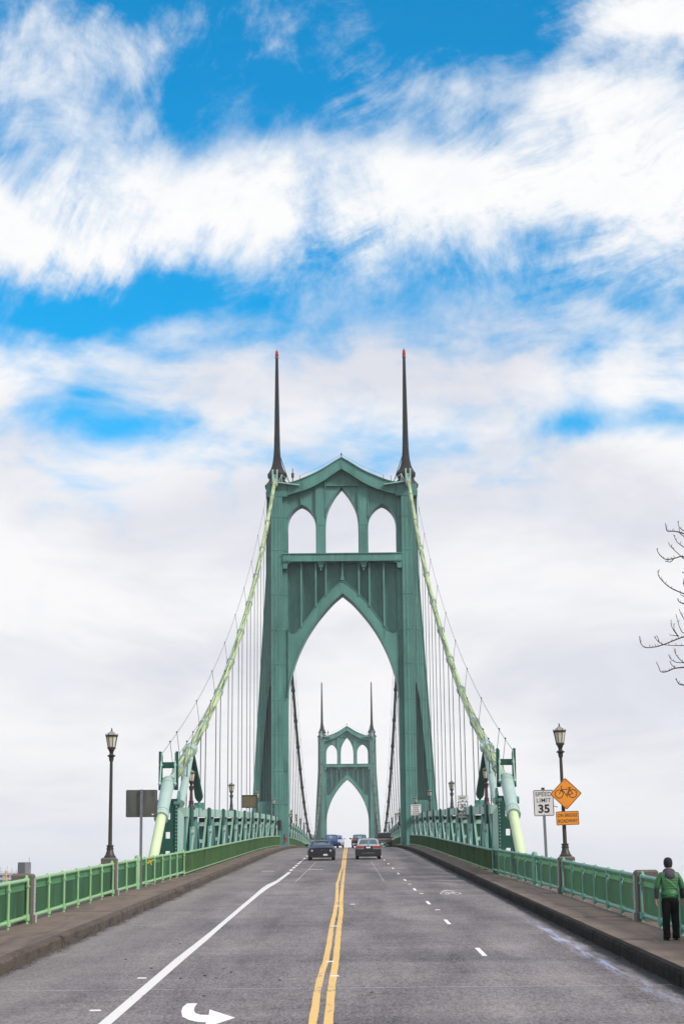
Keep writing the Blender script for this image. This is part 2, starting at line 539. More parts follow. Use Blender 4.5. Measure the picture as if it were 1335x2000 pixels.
M['glass'] = glass('tinted car glass', (0.62, 0.80, 0.86), 0.08)
M['glass_dark'] = glass('dark car glass', (0.02, 0.025, 0.03), 0.02)
M['lamp_glass'] = mat('milky lamp glass', (0.56, 0.52, 0.42), 0.3, vary=(8, 0.12))
M['window_glass'] = mat('dark window glass', (0.02, 0.025, 0.03), 0.1, vary=(0.5, 0.2))


def road_material():
    m_ = bpy.data.materials.new('worn asphalt'); m_.use_nodes = True
    t = m_.node_tree; b = t.nodes['Principled BSDF']; n = NT(t)
    pos = n.node('ShaderNodeNewGeometry').outputs['Position']
    sp = n.node('ShaderNodeSeparateXYZ'); t.links.new(pos, sp.inputs[0])
    x, y, z = sp.outputs

    def sc(v):
        mp = n.node('ShaderNodeMapping'); t.links.new(pos, mp.inputs[0]); mp.inputs['Scale'].default_value = v
        return mp.outputs[0]
    grit = n.noise(sc((1, 0.22, 1)), 24, 3, 0.75)
    grit2 = n.noise(sc((1, 0.2, 1)), 10, 4, 0.6)
    blot = n.noise(sc((1, 0.25, 1)), 0.55, 5, 0.6, 0.4)
    lane = n.noise(sc((1.1, 0.02, 1)), 1.0, 3, 0.5)
    cross = n.noise(sc((0.06, 1.0, 1)), 0.8, 4, 0.6)
    f = n.add(1.0, n.mul(n.sub(grit, 0.5), 3.0))
    f = n.add(f, n.mul(n.sub(grit2, 0.5), 0.9))
    f = n.add(f, n.mul(n.sub(blot, 0.5), 1.15))
    f = n.add(f, n.mul(n.sub(lane, 0.5), 0.80))
    f = n.add(f, n.mul(n.sub(cross, 0.5), 0.75))
    base = n.mix(n.step(blot, 0.35, 0.7), (0.150, 0.132, 0.139), (0.172, 0.150, 0.151))
    c = n.mix(1.0, base, n.xyz(f, f, f), 'MULTIPLY')
    # dusty lighter margin on the left, oil-dark wheel paths
    c = n.mix(n.mul(n.step(x, -3.0, -5.6), 0.30), c, (0.22, 0.195, 0.178))
    ax = n.m('ABSOLUTE', x)
    oil = n.mul(n.step(n.m('ABSOLUTE', n.sub(ax, 1.75)), 0.75, 0.0), n.step(n.noise(sc((1, 0.12, 1)), 1.1, 4, 0.6), 0.42, 0.72))
    c = n.mix(n.mul(oil, 0.55), c, (0.065, 0.058, 0.062))
    # grime gathered in both gutters
    gl = n.step(n.add(ax, n.mul(n.sub(n.noise(sc((1, 0.4, 1)), 1.3, 5, 0.7), 0.5), 0.9)), 5.86, 6.16)
    c = n.mix(n.mul(gl, 0.75), c, (0.035, 0.030, 0.028))
    gr = n.step(n.add(x, n.mul(n.sub(n.noise(sc((1, 0.35, 1)), 1.6, 5, 0.7), 0.5), 0.55)), 5.74, 5.98)  # near-black right strip: kerb shade painted in, with the wet gutter
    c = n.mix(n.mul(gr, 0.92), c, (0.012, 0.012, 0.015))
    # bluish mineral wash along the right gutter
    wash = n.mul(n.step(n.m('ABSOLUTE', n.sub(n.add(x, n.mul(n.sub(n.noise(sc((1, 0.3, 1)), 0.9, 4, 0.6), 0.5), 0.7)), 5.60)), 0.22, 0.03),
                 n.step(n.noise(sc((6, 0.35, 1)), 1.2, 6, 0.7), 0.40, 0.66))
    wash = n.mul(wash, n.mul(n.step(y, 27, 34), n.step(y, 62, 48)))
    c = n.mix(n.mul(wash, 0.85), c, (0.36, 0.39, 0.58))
    # hairline cracks
    vo = n.node('ShaderNodeTexVoronoi', feature='DISTANCE_TO_EDGE'); vo.inputs['Scale'].default_value = 0.20
    wv = n.node('ShaderNodeMix', data_type='VECTOR'); wv.inputs[0].default_value = 0.08
    nz = n.node('ShaderNodeTexNoise'); t.links.new(sc((1, 1, 1)), nz.inputs['Vector']); nz.inputs['Scale'].default_value = 1.5
    vadd = n.node('ShaderNodeVectorMath', operation='MULTIPLY_ADD'); t.links.new(nz.outputs['Color'], vadd.inputs[0])
    vadd.inputs[1].default_value = (1.6, 1.6, 0); t.links.new(sc((1, 0.5, 0)), vadd.inputs[2])
    t.links.new(vadd.outputs[0], vo.inputs['Vector'])
    crack = n.mul(n.step(vo.outputs['Distance'], 0.011, 0.002), n.step(n.noise(sc((1, 1, 1)), 0.09, 2, 0.5), 0.50, 0.62))
    c = n.mix(n.mul(crack, 0.7), c, (0.04, 0.038, 0.038))
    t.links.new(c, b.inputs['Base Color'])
    b.inputs['Roughness'].default_value = 0.75
    b.inputs['Specular IOR Level'].default_value = 0.3
    bn = n.node('ShaderNodeBump'); bn.inputs['Strength'].default_value = 0.5; bn.inputs['Distance'].default_value = 0.01
    t.links.new(grit, bn.inputs['Height']); t.links.new(bn.outputs[0], b.inputs['Normal'])
    return m_


def walk_material():
    m_ = mat('brown stained pavement concrete', (0.145, 0.105, 0.082), 0.85, vary=(1.1, 0.26), spread=(1, 0.5, 1),
             stain=((0.062, 0.045, 0.037), 0.7, 0.47, 0.72, (2.2, 0.25, 1)), stain2=((0.19, 0.155, 0.13), 3.5, 0.60, 0.76, (1, 0.4, 1)), bump=(30, 0.5, 0.01))
    return m_


M['kerb_shade_wet'] = mat('shade darkened wet kerb', (0.022, 0.017, 0.015), 0.9, spec=0.1, vary=(2.2, 0.35), spread=(1, 0.5, 2), stain=((0.012, 0.010, 0.010), 1.6, 0.45, 0.66, (1, 0.4, 2.2)),
                    stain2=((0.055, 0.048, 0.030), 4, 0.62, 0.76, (1, 0.6, 2)), bump=(22, 0.8, 0.02))  # right kerb: shade of its face put into the colour, over wet stains
M['rail_teal_shade'] = mat('shade toned teal railing paint', (0.135, 0.315, 0.240), 0.5, vary=(1.6, 0.16), stain=((0.20, 0.32, 0.12), 2.0, 0.60, 0.78, (1, 1, 0.6)), stain2=((0.10, 0.25, 0.18), 1.1, 0.55, 0.75, (1, 1, 1)))  # right railing: shaded side put into the colour, plus teal weathering
M['road'] = road_material()
M['walk'] = walk_material()
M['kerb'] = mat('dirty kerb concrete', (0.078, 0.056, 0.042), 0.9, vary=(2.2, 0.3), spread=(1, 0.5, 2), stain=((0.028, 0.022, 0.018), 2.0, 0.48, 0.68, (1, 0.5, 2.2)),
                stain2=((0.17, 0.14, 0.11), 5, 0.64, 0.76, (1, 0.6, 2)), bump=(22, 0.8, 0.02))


def paint_material(name, col, wear):
    """road paint worn through to the asphalt"""
    m_ = bpy.data.materials.new(name); m_.use_nodes = True
    t = m_.node_tree; b = t.nodes['Principled BSDF']; n = NT(t)
    pos = n.node('ShaderNodeNewGeometry').outputs['Position']
    mp = n.node('ShaderNodeMapping'); t.links.new(pos, mp.inputs[0]); mp.inputs['Scale'].default_value = (1, 0.25, 1)
    a = n.noise(mp.outputs[0], 11, 6, 0.7)
    a2 = n.noise(mp.outputs[0], 1.3, 3, 0.5)
    f = n.step(n.add(a, n.mul(n.sub(a2, 0.5), 0.4)), wear, wear + 0.16)
    t.links.new(n.mix(f, (0.15, 0.138, 0.138), col), b.inputs['Base Color'])
    b.inputs['Roughness'].default_value = 0.6
    return m_


M['yellow'] = paint_material('worn yellow road paint', (0.68, 0.43, 0.13), 0.30)
M['white'] = paint_material('worn white road paint', (0.66, 0.64, 0.63), 0.25)
M['white_fresh'] = paint_material('fresh white road paint', (0.78, 0.77, 0.76), 0.18)
M['white_faint'] = paint_material('faded white road paint', (0.50, 0.49, 0.50), 0.44)

# ------------------------------------------------------------------ setting: land, river, road, pavements
def structure(o): o['kind'] = 'structure'; return o


def land_z(x, y):
    def s_(t): t = min(max(t, 0), 1); return t*t*(3 - 2*t)
    near = -1.6 + (-54 + 1.6)*s_((y - 4)/120)
    far = -54 + (12)*s_((y - 690)/90)
    h = near if y < 400 else far
    side = s_((abs(x) - 12)/30)
    if y < 120: h += -2.5*side*s_((60 - y)/60)
    return h + 0.6*math.sin(x*0.11 + y*0.07)*side + 0.3*math.sin(y*0.31)*(1 if abs(x) > 9 else 0.2)


mb = MB()
xs = [-3000, -1800, -1000, -400, -160, -80, -45, -30, -20, -14, -9, 0, 9, 14, 20, 30, 45, 80, 160, 400, 1000, 1800, 3000]
ys = [-900, -600, -400, -150, -60, -20, 0, 10, 20, 30, 40, 50, 60, 70, 80, 90, 100, 110, 124, 300, 500, 690, 710, 730, 750, 780, 900, 1300, 2200, 4000]
for y in ys:
    for x in xs: mb.v.append((x, y, land_z(x, y)))
for j in range(len(ys) - 1):
    for i in range(len(xs) - 1):
        a = j*len(xs) + i
        mb.face(a, a + 1, a + 1 + len(xs), a + len(xs))
structure(mb.build('ground', M['soil'], smooth=True))
structure(MB().box(-2999, 2999, 112, 712, -51.2, -50.0).build('river', M['water']))


def strip(name, xa, xb, y0, y1, dz, mat_, step=2.0, thick=0.0, parent=None):
    """sheet that follows the road profile"""
    mb = MB(); n = max(1, int(round((y1 - y0)/step)))
    rows = []
    for i in range(n + 1):
        y = y0 + (y1 - y0)*i/n
        a_ = xa(y) if callable(xa) else xa; b_ = xb(y) if callable(xb) else xb
        z = zr(y) + dz
        if thick: rows.append([(a_, y, z), (b_, y, z), (b_, y, z - thick), (a_, y, z - thick)])
        else: rows.append([(a_, y, z), (b_, y, z)])
    mb.loft(rows, closed=bool(thick), caps=bool(thick))
    return mb.build(name, mat_, parent)


ROAD_HALF = 6.16
road = structure(strip('road', -ROAD_HALF - 0.1, ROAD_HALF + 0.1, -60, 760, 0.0, M['road'], 2.0))
structure(strip('bridge_deck', -8.3, 8.3, -60, 760, -0.12, M['concrete'], 4.0, thick=0.55))

# pavements in cast bays with their own kerb stones
rng = random.Random(5)
for sgn, nm in ((-1, 'left'), (1, 'right')):
    pave = structure(thing('pavement', None, None, (0, 0, 0)))
    y = -8.0
    first = True
    while y < 640:
        L = 5.9 if y < 215 else 12.6
        y2 = y + L
        gap = 0.012
        sub = 1.0 if y < 100 else 3.0
        n = int(L/sub)
        mb = MB(); rows = []
        for i in range(n + 1):
            yy = y + gap + (L - 2*gap)*i/n
            o_ = xr(yy) + 0.38; z = zs(yy); lift = rng.uniform(-0.006, 0.006)
            rows.append([(sgn*6.36, yy, z + lift), (sgn*o_, yy, z + 0.02 + lift), (sgn*o_, yy, z - 0.35), (sgn*6.36, yy, z - 0.35)])
        mb.loft(rows)
        link('slab', mb.mesh('slab', M['walk']), pave)
        # kerb with a chipped front arris
        mb = MB(); rows = []
        sub2 = 0.22 if y < 75 else (0.7 if y < 140 else 3.0)
        n = int(L/sub2)
        for i in range(n + 1):
            yy = y + gap + (L - 2*gap)*i/n
            z = zs(yy)
            j = rng.uniform(-1, 1); k_ = max(0, rng.uniform(-1.2, 1.0))**2
            amp = 1.0 if y < 140 else 0.3
            fx = 6.165 + 0.012*j*amp
            rows.append([(sgn*fx, yy, z - 0.42), (sgn*(fx + 0.006*j), yy, z - 0.055 - 0.03*k_*amp), (sgn*(fx + 0.035 + 0.035*k_*amp), yy, z + 0.004*j*amp),
                         (sgn*6.352, yy, z + 0.004), (sgn*6.352, yy, z - 0.42)])
        mb.loft(rows)
        link('kerb_stone', mb.mesh('kerb_stone', M['kerb'] if sgn < 0 else M['kerb_shade_wet']), pave)
        y = y2


def interp(tab, y):
    if y <= tab[0][0]: return tab[0][1]
    for (a, va), (b, vb) in zip(tab, tab[1:]):
        if y <= b: return va + (vb - va)*(y - a)/(b - a)
    return tab[-1][1]


# road markings, thin sheets 4 mm above the asphalt
yl = [(20, -.07), (28, -.07), (34, -.09), (37, -.07), (40, -.03), (46, -.02), (53, -.03), (60, 0.), (70, 0.), (83, -.07), (88, -.10), (92, -.06), (106, -.04), (116, .02), (212, -.04)]
yr_ = [(20, .15), (28, .15), (34, .14), (40, .17), (53, .17), (60, .19), (70, .15), (87, .14), (106, .15), (212, .17)]
strip('centre_line', lambda y: interp(yl, y) + 0.004*math.sin(y*2.1), lambda y: interp(yl, y) + 0.125 + 0.004*math.sin(y*1.3), 12, 420, 0.004, M['yellow'], 0.6, parent=road)
strip('centre_line', lambda y: interp(yr_, y) + 0.003*math.sin(y*1.7), lambda y: interp(yr_, y) + 0.135 + 0.004*math.sin(y*2.3 + 1), 12, 420, 0.004, M['yellow'], 0.6, parent=road)
wl = [(20, -3.16), (28, -3.13), (41, -3.19), (50, -3.16), (59, -3.18), (76, -3.22), (82, -3.26), (87, -3.21), (92, -3.03), (104, -2.94), (112, -2.92)]
wr = [(20, -2.88), (28, -2.89), (41, -2.93), (47, -2.93), (55, -2.96), (66, -2.97), (76, -2.97), (82, -2.93), (90, -2.78), (104, -2.70), (112, -2.70)]
strip('lane_line', lambda y: interp(wl, y) + .03, lambda y: interp(wr, y) - .02, 12, 107, 0.004, M['white'], 0.8, parent=road)
for i, yy in enumerate((110, 115.5, 120.5, 126, 131, 137, 143, 152, 164, 176, 188, 200, 212, 226)):
    strip('lane_dash', -2.93, -2.77, yy, yy + 2.8, 0.004, M['white_fresh'], 1.0, parent=road)
for y0, y1, x in ((41.05, 43.6, 3.38), (53.25, 55.7, 3.27), (65.6, 68.0, 3.24), (78.2, 80.6, 3.20), (90.4, 92.9, 3.15), (101, 103.4, 3.11), (112.0, 114.4, 3.07), (123.4, 125.8, 3.04), (135, 137.4, 2.99), (147, 149.4, 2.95),
                  (159, 161.4, 2.95), (171, 173.4, 2.95), (183, 185.4, 2.95), (195, 197.4, 2.95), (16.6, 19.0, 3.5), (28.8, 31.3, 3.43)):
    if y0 > 32 or y0 < 20: strip('lane_dash', x - 0.052, x + 0.052, y0, y1, 0.004, M['white_fresh'], 1.2, parent=road)


def flat_shape(name, pts, mat_, dz=0.004):
    mb = MB()
    mb.v = [(x, y, zr(y) + dz) for x, y in pts]
    tris = bpy.data.curves.new('t', 'CURVE')
    bpy.data.curves.remove(tris)
    from mathutils.geometry import tessellate_polygon
    for t in tessellate_polygon([[Vector((x, y, 0)) for x, y in pts]]): mb.face(*t)
    return mb.build(name, mat_, road)


flat_shape('turn_arrow', [(-2.07, 31.14), (-1.91, 31.13), (-1.90, 30.5), (-1.87, 30.0), (-1.81, 29.57), (-1.72, 29.34), (-1.59, 29.3), (-1.64, 30.14), (-1.17, 28.86),
                          (-1.52, 27.5), (-1.55, 28.25), (-1.70, 28.35), (-1.83, 28.6), (-1.97, 29.1), (-2.05, 29.85), (-2.09, 30.52)], M['white_fresh'])
for x0, x1, yy in ((-4.36, -3.55, 167.6), (-1.87, -1.03, 112.4), (3.95, 4.72, 142.8), (-4.5, -3.75, 109.6)):
    strip('cross_bar', x0, x1, yy - 0.28, yy + 0.28, 0.004, M['white'], 1.0, parent=road)
# bicycle symbol painted in the right-hand lane, drawn out along the road
bike = []
for cx in (4.22, 4.66):
    mb = MB(); rows = []
    for i in range(19):
        t = 2*math.pi*i/18
        rows.append([(cx + 0.15*math.cos(t), 74.9 + 0.75*math.sin(t)), (cx + 0.19*math.cos(t), 74.9 + 1.0*math.sin(t))])
    mb.loft([[(x, y, zr(y) + 0.004) for x, y in r] for r in rows], closed=False, caps=False)
    mb.build('bicycle_mark', M['white'], road)
flat_shape('bicycle_mark', [(4.22, 74.9), (4.34, 75.9), (4.56, 75.9), (4.66, 74.9), (4.60, 74.9), (4.52, 75.6), (4.38, 75.6), (4.28, 74.9)], M['white'])
flat_shape('chevron_mark', [(4.18, 76.6), (4.44, 77.6), (4.70, 76.6), (4.70, 77.1), (4.44, 78.2), (4.18, 77.1)], M['white'])
# raised reflectors
for x, y in ((0.115, 39.8), (0.24, 36.2), (0.12, 52.8), (0.12, 64.9), (0.63, 66.1), (3.31, 74.9), (3.32, 61.5), (3.19, 85.6), (-3.40, 30.1), (-3.33, 36.1)):
    z = zr(y)
    MB().hexa([(x - .09, y - .05, z), (x + .09, y - .05, z), (x + .09, y + .05, z + .002), (x - .09, y + .05, z + .002),
               (x - .07, y - .02, z + .018), (x + .07, y - .02, z + .018), (x + .07, y + .03, z + .020), (x - .07, y + .03, z + .020)]).build('road_stud', M['sign_white'], road)
# joint sealed across the deck, and the outline of an old repair
strip('deck_joint', -6.1, 6.1, 33.70, 33.735, 0.003, mat('pale joint sealant', (0.44, 0.45, 0.54), 0.6, vary=(1.5, 0.35)), 0.05, parent=road)
patch = mat('faint seam sealant', (0.30, 0.285, 0.275), 0.7, vary=(1.2, 0.25))
strip('repair_seam', lambda y: -2.05 + 0.006*(y - 90), lambda y: -1.98 + 0.006*(y - 90), 90, 131, 0.003, patch, 1.0, parent=road)
strip('repair_seam', lambda y: 2.10 - 0.003*(y - 90), lambda y: 2.15 - 0.003*(y - 90), 90, 131, 0.003, patch, 1.0, parent=road)
strip('repair_seam', -2.0, 2.1, 89.5, 89.62, 0.003, mat('dark seam sealant', (0.06, 0.058, 0.06), 0.7), 0.12, parent=road)
strip('expansion_joint', -6.1, 6.1, 136.2, 136.6, 0.003, mat('dark steel joint', (0.035, 0.034, 0.036), 0.6), 0.4, parent=road)
# fallen leaves and scraps on the tarmac
leafm = mat('dry leaf', (0.045, 0.028, 0.014), 0.8)
greenm = mat('green scrap', (0.03, 0.20, 0.12), 0.6)
for x, y, m_ in ((-2.2, 36.6, leafm), (-1.95, 36.0, leafm), (-1.75, 37.3, leafm), (-0.75, 35.4, leafm), (-2.6, 36.0, leafm), (-1.9, 32.4, leafm), (-1.95, 38.2, greenm), (-1.3, 39.2, greenm), (0.9, 32.8, leafm), (-3.4, 38.5, leafm), (-3.5, 46, leafm), (-4.2, 41, leafm)):
    z = zr(y)
    MB().prism_xz([(x - .03, z + .004), (x + .03, z + .004), (x + .02, z + .012), (x - .012, z + .016)], y - .035, y + .04).build('leaf_litter', m_, road)
for sgn in (-1, 1):
    mb = MB()
    for i in range(190):
        y = rng.uniform(29, 75); x = sgn*(6.14 - abs(rng.gauss(0, 0.10))); s_ = rng.uniform(.006, .02); z = zr(y) + .003
        mb.hexa([(x - s_, y - s_, z), (x + s_, y - s_*.6, z), (x + s_*.7, y + s_, z), (x - s_, y + s_*.7, z), (x - s_*.6, y - s_*.5, z + s_), (x + s_*.5, y - s_*.4, z + s_), (x + s_*.4, y + s_*.5, z + s_*.8), (x - s_*.4, y + s_*.4, z + s_*.8)])
    tag(mb.build('gutter_grit', leafm), kind='stuff')

# ------------------------------------------------------------------ towers
TOWER_Y, SPAN = 219.8, 368.0
ZT = 0.0


def mirror(pts): return [(-x, z) for x, z in reversed(pts)]


def lerp_curve(tab, t):
    """Catmull style smooth polyline through points, resampled"""
    out = []
    for i in range(len(tab) - 1):
        p0 = tab[max(i - 1, 0)]; p1 = tab[i]; p2 = tab[i + 1]; p3 = tab[min(i + 2, len(tab) - 1)]
        for k_ in range(t):
            u = k_/t
            out.append(tuple(0.5*((2*p1[c]) + (-p0[c] + p2[c])*u + (2*p0[c] - 5*p1[c] + 4*p2[c] - p3[c])*u*u + (-p0[c] + 3*p1[c] - 3*p2[c] + p3[c])*u**3) for c in (0, 1)))
    out.append(tab[-1])
    return out


# right halves of the outlines, metres from the tower's axis and above the datum
ARCH_IN = lerp_curve([(0, 37.75), (1.08, 36.84), (2.12, 35.70), (3.15, 34.40), (4.19, 32.80), (5.05, 31.10), (5.58, 29.75), (5.95, 28.6), (6.25, 27.5), (6.40, 26.6), (6.46, 25.6)], 4)
ARCH_OUT = lerp_curve([(0, 39.15), (0.22, 39.03), (1.07, 38.40), (2.10, 37.46), (3.14, 36.25), (4.00, 35.05), (4.69, 34.11), (5.38, 33.17)], 4)
GABLE_TOP = lerp_curve([(0, 53.99), (0.94, 53.43), (1.99, 52.75), (3.04, 52.17), (4.08, 51.70), (4.95, 51.34), (5.7, 51.08), (6.46, 50.9)], 4)
GABLE_BOT = lerp_curve([(0, 52.71), (0.95, 52.10), (2.0, 51.37), (3.05, 50.75), (4.09, 50.27), (5.13, 49.93), (6.46, 49.56)], 4)
MIDWIN = lerp_curve([(0, 50.62), (0.40, 50.15), (0.80, 49.62), (1.25, 48.85), (1.58, 48.1), (1.82, 47.24), (1.93, 46.2), (1.95, 45.0)], 4)
# side window relative to its centre at x = 4.78
SIDEWIN = lerp_curve([(0, 48.50), (0.35, 48.36), (0.80, 48.02), (1.20, 47.55), (1.48, 47.0), (1.64, 46.3), (1.68, 45.4)], 4)
BATTER = [(8.95, 49.3), (9.04, 40.3), (9.65, 30.0), (9.99, 24.4), (10.58, 14.37), (10.66, 13.2), (14.4, -49.0)]
NICHE = lerp_curve([(8.39, 27.4), (8.55, 26.96), (8.80, 25.6), (9.04, 23.6), (9.32, 20.2), (9.55, 17.4), (9.71, 15.2), (9.83, 13.5)], 3)


def leg_outline_x(z):
    for (xa, za), (xb, zb) in zip(BATTER, BATTER[1:]):
        if za >= z >= zb: return xa + (xb - xa)*(za - z)/(za - zb)
    return BATTER[-1][0]


def rivet_rows(mb, lines, step=0.36, r=0.045):
    """rows of small rivet heads on surfaces facing -Y: (x0,z0,x1,z1,y)"""
    for x0, z0, x1, z1, y in lines:
        L = math.hypot(x1 - x0, z1 - z0); n = int(L/step)
        for i in range(n + 1):
            t = i/max(n, 1); x = x0 + (x1 - x0)*t; z = z0 + (z1 - z0)*t
            b = len(mb.v)
            mb.v += [(x - r, y, z - r), (x + r, y, z - r), (x + r, y, z + r), (x - r, y, z + r), (x, y - 0.035, z)]
            mb.face(b, b + 1, b + 4); mb.face(b + 1, b + 2, b + 4); mb.face(b + 2, b + 3, b + 4); mb.face(b + 3, b, b + 4)


def make_tower(label):
    T = thing('bridge_tower', label, 'bridge tower', (0, TOWER_Y, 0), group='suspension towers of the bridge')
    S = M['steel']
    for sg in (-1, 1):
        leg = MB()
        # main column, proud of everything beside it, with splice plates as shallow bands
        leg.box(sg*7.06, sg*8.38, 0.0, 4.2, -49, 49.3)
        link_leg = leg.build('leg', S, T)
        b = MB()
        b.box(sg*6.46, sg*7.06, 0.75, 3.45, -49, 49.56)
        b.build('inner_flange', S, link_leg)
        outer = [(8.38, 49.3)] + [p for p in BATTER[:5]] + [(10.66, 13.5)] + list(reversed(NICHE)) + [(8.38, 27.4)]
        pl = plate('outer_flange', [[(sg*x, z) for x, z in outer]], 1.20, 3.45, S, link_leg)
        low = [(8.38, 13.5), (10.66, 13.5), (14.4, -49), (8.38, -49)]
        plate('lower_flange', [[(sg*x, z) for x, z in low]], 0.85, 3.40, S, link_leg)
        web = [(8.38, 27.6), (8.60, 27.2)] + [(x + 0.02, z) for x, z in NICHE[2:]] + [(8.38, 13.5)]
        plate('niche_web', [[(sg*x, z) for x, z in web]], 2.6, 2.9, S, link_leg)
        # stiffening lips round the tall niche
        lip = MB()
        for (xa, za), (xb, zb) in zip(NICHE, NICHE[1:]): lip.bar((sg*(xa + .05), 1.19, za), (sg*(xb + .05), 1.19, zb), 0.10, 0.10, (0, 1, 0))
        for (xa, za), (xb, zb) in zip(BATTER[:5], BATTER[1:6]): lip.bar((sg*(xa - .05), 1.18, za), (sg*(xb - .05), 1.18, zb), 0.10, 0.12, (0, 1, 0))
        lip.build('edge_angle', S, link_leg)
        seam = MB()
        for i, z in enumerate((46.9, 42.9, 37.6, 33.4, 29.4, 25.2, 21.2, 17.0, 13.2)):
            seam.box(sg*7.05, sg*8.39, -0.045, 0.0, z - 0.07, z + 0.07)
            xo = leg_outline_x(z)
            xi = 8.385
            if 13.5 < z < 27.3:
                xi = min((abs(zz - z), x) for x, zz in NICHE)[1]
            seam.box(sg*xi, sg*(xo - .02), 1.16, 1.20, z - 0.07, z + 0.07)
            seam.box(sg*6.47, sg*7.05, 0.71, 0.75, z - 0.07, z + 0.07)
        for x in (7.50, 7.92): seam.box(sg*(x - 0.03), sg*(x + 0.03), -0.05, 0.0, 6, 49.2)
        for x in (7.11, 8.33): seam.box(sg*(x - 0.06), sg*(x + 0.06), -0.03, 0.0, 6, 49.2)
        seam.build('splice_plate', S, link_leg)
        rv = MB()
        rivet_rows(rv, [(sg*7.14, 6, sg*7.14, 49, 0.0), (sg*7.24, 6, sg*7.24, 49, 0.0), (sg*8.20, 6, sg*8.20, 49, 0.0), (sg*8.30, 6, sg*8.30, 49, 0.0),
                        (sg*6.56, 6, sg*6.56, 49, 0.75), (sg*6.96, 6, sg*6.96, 49, 0.75),
                        (sg*8.55, 28, sg*8.55, 49, 1.20)] + [(sg*(xa - .16), za, sg*(xb - .16), zb, 1.20) for (xa, za), (xb, zb) in zip(BATTER[:4], BATTER[1:5])])
        for z in (46.9, 42.9, 37.6, 33.4, 29.4, 25.2, 21.2, 17.0, 13.2):
            rivet_rows(rv, [(sg*7.1, z - .22, sg*8.35, z - .22, 0.0), (sg*7.1, z + .22, sg*8.35, z + .22, 0.0)], 0.18, 0.036)
        r_ = rv.build('rivets', S, link_leg); r_['kind'] = 'stuff'
        # cap of the leg under the spire
        cap = MB()
        cap.loft([[(sg*7.73 + a*hx, 2.1 + b_*hy, z) for a, b_ in ((-1, -1), (1, -1), (1, 1), (-1, 1))] for hx, hy, z in ((1.25, 2.15, 49.3), (1.28, 2.2, 49.9), (1.22, 2.1, 49.95), (1.22, 2.1, 50.75))])
        cap.build('leg_cap', S, link_leg)
        sp = thing('spire', None, None); sp.parent = T
        prof = [(1.42, 50.75), (1.46, 50.95), (1.30, 51.15), (1.05, 51.45), (0.93, 51.74), (0.95, 51.95), (1.12, 52.08), (1.13, 52.40), (1.02, 52.55), (0.80, 52.95), (0.62, 53.45), (0.50, 54.05), (0.42, 54.8), (0.37, 55.6), (0.315, 58.0), (0.25, 62), (0.17, 66.9)]
        MB().lathe([(r*1.08, z) for r, z in prof], 8, (sg*7.73, 2.1, 0), math.pi/8, 1.1).build('spire_body', M['spire'], sp, smooth=25)
        MB().lathe([(0.20, 66.9), (0.24, 66.98), (0.24, 67.1), (0.15, 67.14)], 10, (sg*7.73, 2.1, 0)).build('beacon_base', M['galv'], sp)
        MB().lathe([(0.16, 67.14), (0.20, 67.2), (0.20, 67.55), (0.13, 67.6), (0.17, 67.66), (0.15, 67.85), (0.04, 68.0), (0.02, 68.15)], 10, (sg*7.73, 2.1, 0)).build('beacon', M['beacon'], sp, smooth=40)
        st = MB()
        st.bar((sg*7.35, 1.5, 54.6), (sg*6.15, 1.5, 51.0), 0.09)
        st.bar((sg*7.05, 1.4, 51.6), (sg*5.9, 1.4, 51.0), 0.05)
        st.build('stay_rod', M['iron'], sp)
        # saddle housing where the cable leaves the tower
        sd = MB()
        for dx in (-.26, .26): sd.box(sg*7.9 + dx - .07, sg*7.9 + dx + .07, -0.75, 0.2, 50.6, 52.35); sd.ball((sg*7.9 + dx, -0.4, 52.4), 0.12)
        sd.box(sg*7.9 - .19, sg*7.9 + .19, -0.55, 0.3, 51.2, 51.9)
        sd.build('saddle_bracket', M['steel_light'], T)
        MB().box(sg*7.9 - .30, sg*7.9 + .30, -1.2, 0.0, 50.35, 51.25).build('saddle_casting', M['casting'], T)
        wk = MB()
        wk.hexa([(sg*7.5, -0.7, 50.85), (sg*5.0, -0.5, 50.55), (sg*5.0, 0.05, 50.55), (sg*7.5, 0.05, 50.85), (sg*7.5, -0.7, 50.98), (sg*5.0, -0.5, 50.64), (sg*5.0, 0.05, 50.64), (sg*7.5, 0.05, 50.98)])
        wk.bar((sg*7.45, -0.65, 50.9), (sg*7.10, -0.65, 51.85), 0.07); wk.bar((sg*7.10, -0.65, 51.85), (sg*6.3, -0.65, 51.1), 0.05)
        wk.bar((sg*7.10, -0.65, 51.85), (sg*7.10, -0.65, 50.85), 0.08)
        wk.build('service_walkway', M['steel_light'], T)
    # gable beam
    gb = GABLE_TOP + list(reversed(GABLE_BOT))
    outline = GABLE_TOP + list(reversed(GABLE_BOT)) + [(-x, z) for x, z in GABLE_BOT[1:]] + [(-x, z) for x, z in reversed(GABLE_TOP)][:-1]
    plate('gable_beam', [outline], 0.12, 3.9, S, T)
    fl = MB()
    for sg in (-1, 1):
        for (xa, za), (xb, zb) in zip(GABLE_TOP, GABLE_TOP[1:]): fl.bar((sg*xa, 2.0, za + .05), (sg*xb, 2.0, zb + .05), 0.09, 4.1, (0, 1, 0))
        for (xa, za), (xb, zb) in zip(GABLE_BOT, GABLE_BOT[1:]): fl.bar((sg*xa, 2.0, za - .03), (sg*xb, 2.0, zb - .03), 0.06, 4.05, (0, 1, 0))
    fl.box(-0.06, 0.06, 0.04, 0.12, 52.72, 53.96)
    fl.build('gable_flange', S, T)
    MB().lathe([(0.05, 54.0), (0.05, 54.75), (0.09, 54.8), (0.09, 54.95), (0.02, 55.05)], 8, (0, 2.0, 0)).build('finial', M['steel_dark'], T)
    pp = MB()
